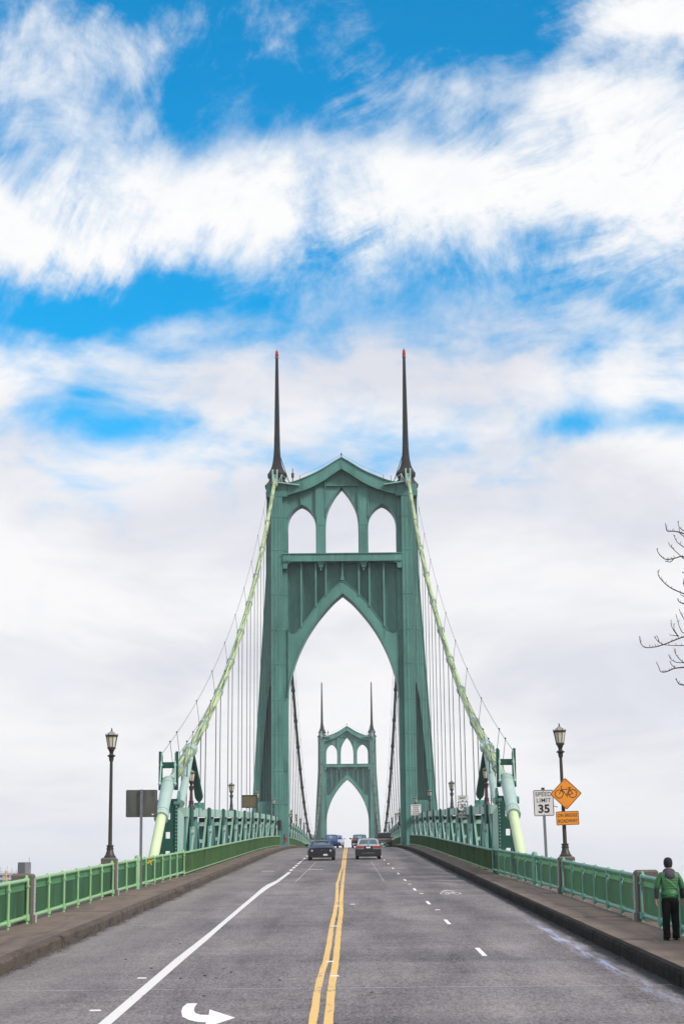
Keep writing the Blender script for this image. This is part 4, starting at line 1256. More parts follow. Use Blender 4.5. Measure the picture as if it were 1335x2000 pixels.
PIL = {-1: (50.5, 68.2), 1: (48.7, 66.4)}
for sgn, side in ((-1, 'left'), (1, 'right')):
    p1_, p2_ = PIL[sgn]
    segs = [(p1_ - 17.7 + .32, p1_ - .32, 'nearest mint green pipe railing on the %s, before the first concrete pillar' % side),
            (p1_ + .32, p2_ - .32, 'mint green pipe railing with thin pickets on the %s, between the two concrete pillars' % side),
            (p2_ + .32, 91.9, 'mint green pipe railing on the %s, from the lamp pillar to the solid panel railing' % side)]
    for a, b, lab in segs:
        n = int(round((b - a)/BAYL)); Lb = (b - a)/n
        S = thing('railing', lab, 'railing', (sgn*xr(a), a, zs(a)), group='pipe railings of the approach')
        for i in range(n):
            y = a + i*Lb
            for j, nm in enumerate(('top_rail', 'bottom_rail', 'picket_panel', 'frieze', 'post')):
                if nm == 'post' and i == 0 and a != segs[2][0] + 99: continue
                o = link(nm, (BAY if sgn > 0 else BAY_L)[j], S)
                place(o, y, Lb, sgn); o.location -= S.location
                o.scale = (1, Lb/BAYL, 1)
                if nm == 'post': o.rotation_euler = (0, 0, o.rotation_euler[2]); o.scale = (1, 1, 1)
                if nm == 'picket_panel': o['kind'] = 'stuff'
        o = link('post', (BAY if sgn > 0 else BAY_L)[4], S)
        o.location = Vector((sgn*xr(b - .05), b - .05, zs(b))) - S.location
        if b < 90:
            for yy in (a, b):
                q = MB()
                q.ball((0, 0, 1.12), .085, 10, 6); q.ball((0, 0, .17), .08, 10, 6); q.ball((0, 0, 1.21), .045, 8, 5)
                o = q.build('rail_socket', M['rail' if sgn < 0 else 'rail_teal_shade'], S, smooth=60)
                o.location = Vector((sgn*xr(yy), yy, zs(yy))) - S.location
    # concrete pillars
    for k_, yy in enumerate((p1_, p2_)):
        z = zs(yy); x = sgn*xr(yy)
        lab = ('grey concrete railing pillar with a bolted steel edge on the %s, nearest the camera' if k_ == 0 else 'grey concrete railing pillar carrying the tall lamp on the %s') % side
        Pl = thing('railing_pillar', lab, 'pillar', (x, yy, z), group='concrete pillars in the railings')
        h = 1.28 if k_ == 0 else (1.34 if sgn < 0 else 1.27)
        m1 = MB()
        xi, xo = -sgn*0.13, sgn*0.40
        m1.box(min(xi, xo), max(xi, xo), -.31, .31, -.3, h - .10)
        m1.loft([[(a_, b_, z_) for a_, b_ in ((min(xi, xo) - e, -.31 - e), (max(xi, xo) + e, -.31 - e), (max(xi, xo) + e, .31 + e), (min(xi, xo) - e, .31 + e))] for e, z_ in ((.0, h - .10), (.004, h - .10), (.004, h - .05), (-.04, h))])
        m1.box(min(xi, xo) - .05, max(xi, xo) + .05, -.36, .36, -.3, .22)
        m1.build('shaft', M['concrete'], Pl)
        m2 = MB()
        xe = xi - sgn*.012
        m2.box(min(xe, xi + sgn*.05), max(xe, xi + sgn*.05), .10, .325, .22, h - .11)
        for zz in (.34, .55, .78, 1.0, 1.18): m2.ball((xe, .21, zz), .028, 8, 5)
        m2.box(min(xe, xi) - .045, max(xe, xi) + .045, .10, .375, -.05, .225)
        m2.build('edge_plate', mat('pale worn steel edge', (0.36, 0.34, 0.33), 0.6, vary=(3, 0.2)) if (k_, sgn) == (0, -1) else bpy.data.materials['pale worn steel edge'], Pl)

    # panel railing along the bridge itself
    for span, a, b in ((0, 91.9, TOWER_Y - 1.1), (1, TOWER_Y + 4.5, END_MAIN - 1)):
        step_ = 2.1 if span == 0 else 4.2
        n = int(round((b - a)/step_)); Lb = (b - a)/n
        S = thing('panel_railing', 'dark mossy panel railing with pale top rail on the %s, %s' % (side, 'before the nearer tower' if span == 0 else 'beyond the nearer tower'), 'railing',
                  (sgn*xr(a), a, zs(a)), group='solid panel railings of the bridge')
        f = -sgn                                                 # towards the road
        pm = MB(); prof = []
        m_ = 3 if span == 0 else 6
        pw = Lb/m_
        for k_ in range(m_):
            y0, y1 = k_*pw, (k_ + 1)*pw
            pm.hexa([(0, y0, .13), (f*.012, y0, .13), (f*.012, y1, .13), (0, y1, .13), (0, y0, 1.02), (f*.012, y0, 1.02), (f*.012, y1, 1.02), (0, y1, 1.02)])
            pm.box(min(0, f*.055), max(0, f*.055), y1 - .03, y1, .13, 1.03)
        panel = pm.mesh('panel', M['panel'])
        tr = MB().box(min(-f*.05, f*.09), max(-f*.05, f*.09), 0.006, Lb - .006, 1.06, 1.13).tube([(f*.05, 0.006, 1.10), (f*.05, Lb - .006, 1.10)], .05, 8).mesh('top_rail', M['rail' if sgn < 0 else 'rail_teal_shade'])
        br_ = MB().box(min(-f*.03, f*.07), max(-f*.03, f*.07), 0, Lb, .10, .15).mesh('bottom_rail', M['rail'])
        sh = MB().box(min(-f*.02, f*.03), max(-f*.02, f*.03), Lb - .06, Lb, -.02, 1.06).mesh('stud_post', M['panel'])
        for i in range(n):
            y = a + i*Lb
            for nm, me in (('panel', panel), ('top_rail', tr), ('bottom_rail', br_), ('stud_post', sh)):
                o = link(nm, me, S); place(o, y, Lb, sgn); o.location -= S.location
        if span == 0:
            e = MB().tube([(0, 0, -.02), (0, 0, 1.2)], .055, 10).ball((0, 0, 1.2), .06, 8, 5).build('end_post', M['rail' if sgn < 0 else 'rail_teal_shade'], S, smooth=50)
            e.location = Vector((sgn*xr(a), a + .02, zs(a))) - S.location

# ------------------------------------------------------------------ lamps
def lamp_meshes(h, iron, pr=0.052, br=0.20):
    """lantern column standing at the origin, total height h"""
    parts = []
    f = br/.20
    MBl = MB().lathe([(.20*f, 0), (.20*f, .04), (.18*f, .06), (.15*f, .11), (.115*f, .23), (.105*f, .29), (.125*f, .305), (.125*f, .33), (.105*f, .345), (.105*f, .40), (.125*f, .41), (.125*f, .435), (pr*1.2, .45)], 12)
    parts.append(('base', MBl.mesh('base', iron, smooth=30)))
    hp = h - 1.22
    parts.append(('pole', MB().lathe([(pr*1.15, .44), (pr*.86, hp), (pr*1.15, hp + .01), (pr*1.4, hp + .10), (pr*1.45, hp + .16)], 12).mesh('pole', iron, smooth=40)))
    parts.append(('collar', MB().lathe([(.075, hp + .15), (.145, hp + .185), (.15, hp + .21), (.09, hp + .24), (.065, hp + .28), (.08, hp + .35), (.11, hp + .40), (.11, hp + .43), (.135, hp + .44), (.135, hp + .48)], 12).mesh('collar', iron, smooth=30)))
    zb, zt_ = hp + .49, hp + .88
    rb, rt_ = .135, .205
    fr = MB()
    ring = lambda r, z: [(r*math.cos(math.pi*(k_ + .5)/4), r*math.sin(math.pi*(k_ + .5)/4), z) for k_ in range(8)]
    a_, b_ = ring(rb, zb), ring(rt_, zt_)
    for k_ in range(8): fr.tube([a_[k_], b_[k_]], .011, 5)
    fr.lathe([(rb + .005, zb - .04), (rb + .02, zb - .04), (rb + .02, zb + .02), (rb - .01, zb + .02)], 8, phase=math.pi/8)
    fr.lathe([(rt_ - .01, zt_), (rt_ + .022, zt_), (rt_ + .03, zt_ + .055), (rt_ - .01, zt_ + .06)], 8, phase=math.pi/8)
    for k_ in range(8):
        q = b_[k_]; fr.tube([(q[0]*1.1, q[1]*1.1, zt_ + .04), (q[0]*1.15, q[1]*1.15, zt_ + .11)], [.012, .005], 5)
    parts.append(('lantern_frame', fr.mesh('lantern_frame', iron)))
    p0, p1, p2, p3 = (Vector((v[0]*.97, v[1]*.97, v[2])) for v in (a_[7], a_[0], b_[0], b_[7]))
    g = MB(); nrm = Vector((1, 0, 0))*.006
    g.hexa([p0 - nrm, p1 - nrm, p2 - nrm, p3 - nrm, p0, p1, p2, p3])
    parts.append(('lantern_pane', g.mesh('lantern_pane', M['lamp_glass'])))
    parts.append(('lantern_roof', MB().lathe([(rt_ + .02, zt_ + .06), (.12, zt_ + .15), (.04, zt_ + .20), (.035, zt_ + .22)], 8, phase=math.pi/8).mesh('lantern_roof', M['lamp_roof'])))
    parts.append(('finial', MB().lathe([(.02, zt_ + .21), (.035, zt_ + .235), (.014, zt_ + .26), (.026, zt_ + .29), (.009, zt_ + .31), (.003, h + .0)], 8).mesh('finial', iron, smooth=40)))
    return parts


def lamp(meshes, loc, label, group, rz=0.0):
    t = thing('street_lamp', label, 'street lamp', loc, (0, 0, rz), group)
    for nm, me in meshes:
        for k_ in range(8 if nm == 'lantern_pane' else 1):
            o = link(nm, me, t)
            if k_: o.rotation_euler = (0, 0, k_*math.pi/4)
    return t


tall = lamp_meshes(4.62, M['iron'], .062, .215)
for sgn, side, yy, tilt in ((-1, 'left', PIL[-1][1], 0.0), (1, 'right', PIL[1][1], -0.018)):
    t = lamp(tall, (sgn*(xr(yy) + .12), yy, zs(yy) + (1.34 if sgn < 0 else 1.27)), 'tall dark lantern lamp on the concrete pillar to the %s%s' % (side, ' with sky all round it' if sgn < 0 else ', carrying two amber signs'), 'tall lamps on the railing pillars')
    t.rotation_euler = (0, tilt, 0)
    # concrete plinth block under the casting belongs to the pillar below
short = lamp_meshes(2.12, M['iron'], .085, .20)
short_brown = lamp_meshes(2.20, M['iron_brown'], .085, .23)
words = ['beside the anchor post', 'on the truss midway to the nearer tower', 'on the truss close before the nearer tower', 'at the foot of the nearer tower']
for sgn, side in ((-1, 'left'), (1, 'right')):
    for i, k_ in enumerate((0, 3, 6, 9)):
        y = PP_SIDE[k_]
        lab = '%s lantern lamp %s on the %s' % ('rusty brown' if i == 0 else 'dark', words[i], side)
        lamp(short_brown if i == 0 else short, (sgn*(CH - (.22 if i == 0 else .12)), y + (2.2 if i == 0 else .3), chord_top(y)), lab, 'short lamps standing on the trusses')
    for i in range(0, 29, 2):
        y = PP_MAIN[i]
        names = 'first second third fourth fifth sixth seventh eighth ninth tenth eleventh twelfth thirteenth fourteenth fifteenth'.split()
        lamp(short, (sgn*(CH - .12), y, chord_top(y)), 'small dark lantern lamp on the %s truss beyond the nearer tower, %s from that tower' % (side, names[i//2]), 'lamps on the main span')
    # lantern hung on the face of the tower
    t = lamp(short, (sgn*6.25, TOWER_Y + .9, zs(TOWER_Y) + 2.3), 'dark lantern lamp bracketed to the inner side of the %s leg of the nearer tower' % side, 'lanterns on the tower legs')
    t.scale = (.8, .8, .72)
    bk = MB().box(sgn*-.05, sgn*.4, -.05, .05, -.05, .03).build('bracket', M['iron'], t)

# ------------------------------------------------------------------ signs
def rounded(w_, h_, r, n=4):
    pts = []
    for cx, cy, a0 in ((w_/2 - r, h_/2 - r, 0), (-w_/2 + r, h_/2 - r, 90), (-w_/2 + r, -h_/2 + r, 180), (w_/2 - r, -h_/2 + r, 270)):
        for i in range(n + 1):
            a = rad(a0 + 90*i/n); pts.append((cx + r*math.cos(a), cy + r*math.sin(a)))
    return pts


def panel_part(name, loops, y, thick, m_, parent, z=0.0, x=0.0):
    o = plate(name, loops, y - thick/2, y + thick/2, m_, parent)
    o.location = (x, 0, z)
    return o


def words_on(s, size, m_, parent, x, z, y, bold=0.0, sx=1.0, spacing=1.0):
    o = link('lettering', text_mesh(s, size, m_, bold, 0.003, sx, spacing), parent)
    o.location = (x, y, z)
    return o


def sign_board(parent, w_, h_, r, face, border, zc_, bw=0.022, inset=0.02, xc=0.0):
    """plate with a printed border line; front faces -Y"""
    p_ = panel_part('sign_plate', [rounded(w_, h_, r)], 0.0, 0.006, face, parent, zc_, xc)
    panel_part('border', [rounded(w_ - inset, h_ - inset, r), rounded(w_ - inset - 2*bw, h_ - inset - 2*bw, max(r - bw, .005))], -0.0055, 0.003, border, p_)
    return p_


# back of a large sign on the left, on a square post beside the railing
y = 74.7; x = -xr(y) + .16
t = thing('road_sign', 'back of a large square grey metal sign on a post at the left railing', 'road sign', (x, y, zs(y)), group='signs seen from behind')
MB().box(-.05, .05, -.05, .05, -.02, 3.84).build('post', M['galv'], t)
o = panel_part('sign_plate', [rounded(1.23, 1.06, .05)], 0.075, 0.008, M['alu_back'], t, 3.30)
MB().box(.40, .48, .066, .0705, 2.85, 2.90).build('sticker', M['sign_white'], t)
mb = MB()
for zz in (2.9, 3.7): mb.tube([(0, -.06, zz), (0, -.045, zz)], .018, 8)
mb.build('bolt', M['trim'], t)

# speed limit sign on the right
y = 73.6; x = xr(y) + .33
t = thing('speed_limit_sign', 'white speed limit 35 sign on a grey post at the right railing', 'road sign', (x, y, zs(y)), (0, rad(-1.2), 0))
MB().box(-.05, .05, -.05, .05, -.02, 3.74).build('post', M['galv'], t)
b_ = sign_board(t, .78, 1.0, .05, M['sign_white'], M['sign_black'], 3.16)
b_.location = (0, -.062, 3.16)
words_on('SPEED', .225, M['sign_black'], b_, 0, .325, -.006, .0015, .98, 1.06)
words_on('LIMIT', .225, M['sign_black'], b_, 0, .095, -.006, .0005, 1.0, 1.06)
words_on('35', .43, M['sign_black'], b_, 0, -.235, -.006, .014, 1.08)
mb = MB()
for zz in (.44, -.44): mb.tube([(0, -.012, zz), (0, -.004, zz)], .014, 8)
mb.build('bolt', M['trim'], b_)
MB().bar((.39, 0, -.13), (.53, .05, -.17), .025).build('bent_bracket', M['trim'], b_)
mb = MB()
mb.box(-.06, .06, -.06, .06, 3.66, 3.745); mb.build('post_cap', M['trim'], t)

# big expansion posts where both signs stand
for sgn, side, yy in ((-1, 'left', 74.55), (1, 'right', 74.4)):
    p_ = thing('expansion_post', 'thick round green railing post at the foot of the %s' % ('grey sign on the left' if sgn < 0 else 'speed limit sign on the right'), 'railing post', (sgn*(xr(yy) - .05), yy, zs(yy)), group='thick round posts in the railings')
    MB().lathe([(.15, -.03), (.15, .0), (.095, .03), (.095, .14), (.11, .15), (.11, .22), (.095, .23), (.095, 1.08), (.115, 1.09), (.115, 1.22), (.09, 1.28), (.03, 1.31)], 14).build('column', M['rail' if sgn < 0 else 'rail_teal_shade'], p_, smooth=40)

# bicycle warning diamond and its plaque, clamped to the right-hand lamp
yl_ = PIL[1][1]; xl_ = xr(yl_) + .12; zl_ = zs(yl_) + 1.52
t = thing('bicycle_warning_sign', 'amber diamond sign with a bicycle on the right-hand lamp column', 'road sign', (xl_ + .06, yl_ - .17, zl_ + 1.89), (0, rad(-1.6), 0))
d = .545
pl = panel_part('sign_plate', [[(q[0]*math.cos(rad(45)) - q[1]*math.sin(rad(45)), q[0]*math.sin(rad(45)) + q[1]*math.cos(rad(45))) for q in rounded(d*1.44, d*1.44, .045)]], 0, .006, M['sign_orange'], t)
R45 = lambda pts: [(x*math.cos(rad(45)) - z*math.sin(rad(45)), x*math.sin(rad(45)) + z*math.cos(rad(45))) for x, z in pts]
panel_part('border', [R45(rounded(d*1.44 - .02, d*1.44 - .02, .04)), R45(rounded(d*1.44 - .055, d*1.44 - .055, .03))], -.0055, .003, M['sign_black'], pl)
circ = lambda cx, cz, r, n=24: [(cx + r*math.cos(2*math.pi*i/n), cz + r*math.sin(2*math.pi*i/n)) for i in range(n)]
for cx in (-.235, .235): panel_part('wheel_mark', [circ(cx, 0, .152), circ(cx, 0, .128)], -.0055, .003, M['sign_black'], pl)
mb = MB()
A = lambda x, z: (x, -.0055, z)
for a, b_ in (((-.235, 0), (-.14, .15)), ((-.14, .15), (.13, .16)), ((-.14, .15), (.02, -.05)), ((.02, -.05), (.13, .16)), ((.13, .16), (.235, 0)), ((.235, 0), (.02, -.05)),
              ((-.14, .15), (-.165, .26)), ((-.165, .26), (-.11, .275)), ((.13, .16), (.145, .205)), ((.08, .21), (.20, .215)), ((.02, -.05), (.05, -.11))):
    mb.bar(A(*a), A(*b_), .022, .003, (0, 1, 0))
mb.build('bicycle_mark', M['sign_black'], pl)
mb = MB()
for zz in (.43, -.43): mb.tube([(0, -.014, zz), (0, -.004, zz)], .013, 8)
mb.build('bolt', M['trim'], pl)
MB().box(-.12, .12, .01, .10, .25, .30).box(-.12, .12, .01, .10, -.30, -.25).build('clamp', M['galv'], t)
t = thing('bicycle_plaque', 'amber plaque reading ON BRIDGE ROADWAY under the bicycle sign', 'road sign', (xl_ + .09, yl_ - .17, zl_ + 1.055), (0, rad(-1.6), 0))
b_ = sign_board(t, .79, .475, .03, M['sign_orange'], M['sign_black'], 0, .015, .015)
words_on('ON BRIDGE', .165, M['sign_black'], b_, 0, .095, -.006, .001, .76, 1.05)
words_on('ROADWAY', .165, M['sign_black'], b_, 0, -.10, -.006, .001, .78, 1.05)
MB().box(-.12, .12, .01, .10, -.03, .03).build('clamp', M['galv'], t)

# route marker assembly on the right truss
y = 118.2; x = 7.56
t = thing('route_sign', 'white route marker signs reading EAST, 30 and BY-PASS on the right truss', 'road sign', (x, y, chord_top(y)))
base = 8.12 - chord_top(y)
MB().box(-.035, .035, .0, .05, base - .70, base + .72).box(0, .25, .02, .07, base - .62, base - .54).build('post', M['galv'], t)
b_ = sign_board(t, .63, .30, .02, M['sign_white'], M['sign_black'], 0, .012, .01); b_.location = (0, -.01, base + .555)
words_on('EAST', .205, M['sign_black'], b_, 0, 0, -.006, .006, .95)
k_ = panel_part('shield_ground', [rounded(.63, .63, .03)], 0, .006, M['sign_black'], t); k_.location = (0, -.01, base + .03)
sh = [(0, -.30), (.07, -.245), (.17, -.235), (.26, -.19), (.295, -.09), (.275, .0), (.25, .07), (.27, .14), (.295, .185), (.24, .28), (.16, .255), (.08, .27), (0, .295)]
panel_part('shield', [sh + [(-x_, z_) for x_, z_ in reversed(sh)][1:-1]], -.0055, .003, M['sign_white'], k_)
words_on('30', .385, M['sign_black'], k_, 0, .01, -.009, .011, 1.0)
b_ = sign_board(t, .60, .30, .02, M['sign_white'], M['sign_black'], 0, .012, .01); b_.location = (0.01, -.01, base - .51)
words_on('BY-PASS', .165, M['sign_black'], b_, 0, 0, -.006, .005, .82)

# engine braking notice close to the tower
y = 196.0; x = 7.36
t = thing('notice_sign', 'white notice about unmuffled engine braking in front of the right tower leg', 'road sign', (x, y, chord_top(y)))
z0 = 11.32 - chord_top(y)
MB().box(-.05, .05, .01, .09, z0 - 1.5, z0 + .5).build('post', M['galv'], t)
b_ = sign_board(t, 1.08, 1.14, .04, M['sign_white'], M['sign_black'], 0, .022, .012); b_.location = (0, -.01, z0)
for i, (s_, sx) in enumerate((('UNMUFFLED', .86), ('ENGINE', .9), ('BRAKING', .9), ('PROHIBITED', .84), ('MAX FINE $500', .66))):
    words_on(s_, .165, M['sign_black'], b_, 0, .40 - .205*i, -.006, .006, sx)

# brown back of a sign on the left truss
y = 155.5; x = -7.56
t = thing('road_sign', 'brown back of a sign fixed to the left truss near a lamp', 'road sign', (x, y, chord_top(y)), group='signs seen from behind')
z0 = 10.55 - chord_top(y) - .15
panel_part('sign_plate', [rounded(1.24, 1.02, .03)], 0, .01, M['alu_brown'], t, z0 - .02)
mb = MB()
mb.box(-.62, .62, -.05, -.01, z0 + .44, z0 + .50); mb.box(-.62, .62, -.05, -.01, z0 - .53, z0 - .47)
for xx in (-.60, .57): mb.box(xx, xx + .04, -.05, -.01, z0 - .53, z0 + .5)
mb.build('frame', M['trim'], t)
MB().box(-.05, .05, .01, .1, z0 - 1.4, z0 + .5).box(-.3, 0, .03, .09, z0 - .55, z0 - .48).build('post', M['galv'], t)

# yellow ribbon tied to the left railing, call boxes at the tower foot
y = 78.4
t = thing('ribbon', 'small yellow ribbon tied to a post of the left railing', 'ribbon', (-xr(y) + .06, y, zs(y) + .98))
MB().lathe([(.075, -.03), (.085, 0), (.075, .03)], 10).build('band', M['yellow_tag'], t)
mb = MB()
for a in (20, 80, 150, 215, 300): mb.hexa([(.03*math.cos(rad(a)), -.06, .03*math.sin(rad(a)) - .01), (.03*math.cos(rad(a)) + .02, -.07, .03*math.sin(rad(a)) - .01), (.16*math.cos(rad(a)) + .03, -.09, .16*math.sin(rad(a))), (.16*math.cos(rad(a)) - .02, -.08, .16*math.sin(rad(a))),
                                         (.03*math.cos(rad(a)), -.06, .03*math.sin(rad(a)) + .012), (.03*math.cos(rad(a)) + .02, -.07, .03*math.sin(rad(a)) + .012), (.16*math.cos(rad(a)) + .03, -.09, .16*math.sin(rad(a)) + .04), (.16*math.cos(rad(a)) - .02, -.08, .16*math.sin(rad(a)) + .04)])
mb.build('bow', M['yellow_tag'], t)
z = zs(TOWER_Y)
t = thing('call_box', 'small red and grey call box on the left leg of the nearer tower', 'call box', (-6.75, TOWER_Y + .70, z + .9))
MB().box(-.16, .16, -.16, 0, 0, .5).lathe([(.12, .5), (.10, .58), (.02, .62)], 10, (0, -.08, 0)).build('case', M['galv'], t)
MB().box(-.13, .13, -.18, -.16, -.40, -.06).build('door', M['red'], t)
t = thing('meter_box', 'dark grey metal box at the end of the left truss against the tower', 'box', (-7.5, TOWER_Y - .6, z + 1.75))
MB().box(-.22, .22, -.2, .2, 0, 1.1).box(-.24, .24, -.22, .22, 1.1, 1.14).build('case', M['trim'], t)

# ------------------------------------------------------------------ cars
def paint(name, col):
    m_ = mat(name, col, 0.3, vary=(2, 0.04), coat=0.35, spec=0.3)
    return m_


def make_car(name, label, cat, x, y, away, L, W, H, col, kind, group='cars crossing the bridge', yaw=0.0):
    """kind picks the silhouette; local +Y is the car's front"""
    t = thing(name, label, cat, (x, y, zr(y) + .004), (0, 0, 0), group)
    sl = slope(y)
    t.rotation_euler = (math.atan(sl), 0, yaw) if away else (-math.atan(sl), 0, math.pi + yaw)
    hw = W/2; P_ = col; h2 = L/2
    spec = {
        'coupe': dict(hull=[(-h2, .45, .86, .80), (-h2 + .15, .30, 1.00, .93), (-.9, .24, 1.03, 1.0), (0, .22, 1.0, 1.0), (.75, .22, 1.02, 1.0), (h2 - .5, .24, .98, 1.0), (h2 - .14, .26, .93, .985), (h2, .30, .86, .95)],
                      cab=(.85, .10, -1.0, -1.75), belt=.97, wt=.71),
        'sedan': dict(hull=[(-h2, .45, .93, .82), (-h2 + .12, .32, 1.04, .92), (-h2 + .7, .24, 1.06, .99), (-.6, .22, .99, 1.0), (.9, .22, .98, 1.0), (h2 - .6, .24, .90, .97), (h2 - .15, .26, .78, .90), (h2, .36, .66, .78)],
                      cab=(1.15, .45, -1.15, -1.85), belt=.96, wt=.72),
        'hatch': dict(hull=[(-h2, .45, .95, .84), (-h2 + .15, .30, 1.02, .95), (-.6, .22, 1.0, 1.0), (.7, .22, 1.0, 1.0), (h2 - .55, .24, .95, .96), (h2 - .15, .26, .80, .86), (h2, .38, .66, .70)],
                      cab=(1.0, .25, -1.4, -1.95), belt=.97, wt=.74),
        'pickup': dict(hull=[(-h2, .52, 1.12, .96), (-h2 + .06, .50, 1.13, 1.0), (-.9, .45, 1.13, 1.0), (.8, .45, 1.13, 1.0), (h2 - .5, .46, 1.12, .98), (h2 - .1, .48, 1.02, .93), (h2, .55, .95, .88)],
                       cab=(1.2, .65, -.95, -1.10), belt=1.11, wt=.80),
    }[kind]
    mb = MB(); rings = []
    for yy, zl, zh, f in spec['hull']:
        w_ = hw*f; d_ = zh - zl
        half = [(0, zl), (w_*.80, zl), (w_*.96, zl + .10*d_), (w_, zl + .40*d_), (w_*.99, zl + .66*d_), (w_*.94, zl + .88*d_), (w_*.82, zh), (w_*.45, zh + .025), (0, zh + .03)]
        rings.append([(px, yy, pz) for px, pz in half] + [(-px, yy, pz) for px, pz in reversed(half[1:-1])])
    mb.loft(rings)
    body = mb.build('body', P_, t, smooth=35)
    yf0, yf1, yr1, yr0 = spec['cab']; zb = spec['belt']; wt_ = hw*spec['wt']; wb = hw*.88
    # roof with a slight crown
    mb = MB()
    rr = []
    for yy, dz_, f in ((yf1, -.035, .97), (yf1 - .18, .0, 1.0), ((yf1 + yr1)/2, .02, 1.0), (yr1 + .18, .0, 1.0), (yr1, -.04, .96)):
        z = H + dz_
        rr.append([(wt_*f, yy, z - .075), (wt_*f*.93, yy, z - .02), (wt_*.5, yy, z), (0, yy, z + .008), (-wt_*.5, yy, z), (-wt_*f*.93, yy, z - .02), (-wt_*f, yy, z - .075), (0, yy, z - .05)])
    mb.loft(rr)
    mb.build('roof', P_, t, smooth=40)
    ztop = H - .07
    mb = MB()
    for s_ in (-1, 1):
        for (ya, za, wa), (yb_, zb_, wb_) in (((yf0, zb, wb), (yf1, ztop, wt_)), ((yr0, zb + .04, wb), (yr1, ztop, wt_)), (((yf1 + yr1)/2 + .05, zb, wb + .0), ((yf1 + yr1)/2, ztop, wt_))):
            mb.bar((s_*(wa - .05), ya, za), (s_*(wb_ - .05), yb_, zb_), .10, .11, (0, 1, 0))
        mb.box(min(s_*(wb - .12), s_*wb), max(s_*(wb - .12), s_*wb), yr0 + .1, yf0 - .1, zb - .05, zb + .03)
    if kind in ('sedan', 'coupe'):
        mb.prism_yz([(yr0 + .02, zb + .03), (yr1, ztop), (yr1 + .25, ztop), (yr0 + .75, zb + .03)], wt_*1.02, wt_*1.10).prism_yz([(yr0 + .02, zb + .03), (yr1, ztop), (yr1 + .25, ztop), (yr0 + .75, zb + .03)], -wt_*1.10, -wt_*1.02)
    mb.build('pillar', P_, t)
    gm = M['glass'] if kind != 'pickup' else M['glass_dark']

    def pane(nm, q):
        m2 = MB(); a, b, c, d = (Vector(v) for v in q)
        n_ = (b - a).cross(d - a).normalized()*.008
        m2.hexa([a - n_, b - n_, c - n_, d - n_, a + n_, b + n_, c + n_, d + n_]); return m2.build(nm, gm, t)
    pane('windscreen', [(-wb + .06, yf0 - .01, zb), (wb - .06, yf0 - .01, zb), (wt_ - .06, yf1 - .01, ztop), (-wt_ + .06, yf1 - .01, ztop)])
    pane('rear_window', [(-wb + .06, yr0 + .01, zb + .03), (wb - .06, yr0 + .01, zb + .03), (wt_ - .06, yr1 + .01, ztop), (-wt_ + .06, yr1 + .01, ztop)])
    for s_ in (-1, 1): pane('side_window', [(s_*(wb - .04), yr0 + .3, zb + .02), (s_*(wb - .04), yf0 - .25, zb + .02), (s_*(wt_ - .03), yf1 - .06, ztop), (s_*(wt_ - .03), yr1 + .1, ztop)])
    # seats and wheel seen through the glass
    mb = MB()
    for s_ in (-1, 1):
        for ys_ in (.05, -.85) if kind != 'pickup' else (.1,):
            mb.loft([[(s_*hw*.42 + a*.22*f, ys_ - .2*g + b*.06, z) for a, b in ((-1, -1), (1, -1), (1, 1), (-1, 1))] for f, g, z in ((1, 0, .55), (1.05, .3, .85), (.9, .6, zb + .16), (.55, .62, zb + .18), (.5, .7, min(zb + .36, H - .16)), (.35, .7, min(zb + .38, H - .13)))])
    mb.build('seat', M['seat'], t, smooth=40)
    if kind in ('coupe', 'hatch'):
        dr = MB().ball((-hw*.42, .15, zb + .22), .115, 10, 7, (1, 1, 1.2)).loft([[(-hw*.42 + a*f, .12 + b*.1, z) for a, b in ((-1, -1), (1, -1), (1, 1), (-1, 1))] for f, z in ((.20, .7), (.23, zb - .02), (.16, zb + .08), (.06, zb + .12))])
        dr.build('driver_silhouette', M['seat'], t, smooth=40)
    st = []
    for k_ in range(13):
        a = 2*math.pi*k_/12; st.append((-hw*.42 + .18*math.cos(a), yf0 - .55 + .05*math.sin(a), zb - .06 + .17*math.sin(a)))
    MB().tube(st, .016, 5, caps=False).build('steering_wheel', M['trim'], t)
    # wheels
    wr_ = .335 if kind != 'pickup' else .39
    yw = (h2 - .85, -h2 + .92)
    tyre = MB(); tyre.lathe([(wr_*.62, -.11), (wr_*.95, -.115), (wr_, -.08), (wr_, .08), (wr_*.95, .115), (wr_*.62, .11)], 18)
    rim = MB(); rim.lathe([(wr_*.64, -.06), (wr_*.64, .085), (wr_*.58, .09), (wr_*.52, .06), (.05, .055), (.04, .08)], 18)
    for k_ in range(5):
        a = 2*math.pi*k_/5; rim.bar((.05*math.cos(a), .05*math.sin(a), .075), (wr_*.58*math.cos(a), wr_*.58*math.sin(a), .08), .06, .03)
    tm, rm = tyre.mesh('tyre', M['rubber'], smooth=40), rim.mesh('rim', M['alloy'])
    for s_ in (-1, 1):
        for yy in yw:
            wh = link('wheel', tm, t); wh.location = (s_*(hw - .13), yy, wr_); wh.rotation_euler = (0, s_*math.pi/2, 0)
            r_ = link('rim', rm, wh)
    # dark sill, arches and underbody
    mb = MB()
    mb.box(-hw*.80, hw*.80, -h2 + .25, h2 - .25, .20 if kind != 'pickup' else .40, .34 if kind != 'pickup' else .56)
    for s_ in (-1, 1):
        for yy in yw:
            arc = [(yy + (wr_ + .07)*math.cos(rad(a)), wr_ + (wr_ + .07)*math.sin(rad(a))) for a in range(0, 181, 20)]
            for (ya, za), (yb_, zb_) in zip(arc, arc[1:]): mb.bar((s_*hw*.985, ya, za), (s_*hw*.985, yb_, zb_), .05, .05)
    mb.build('underbody', M['trim'], t)
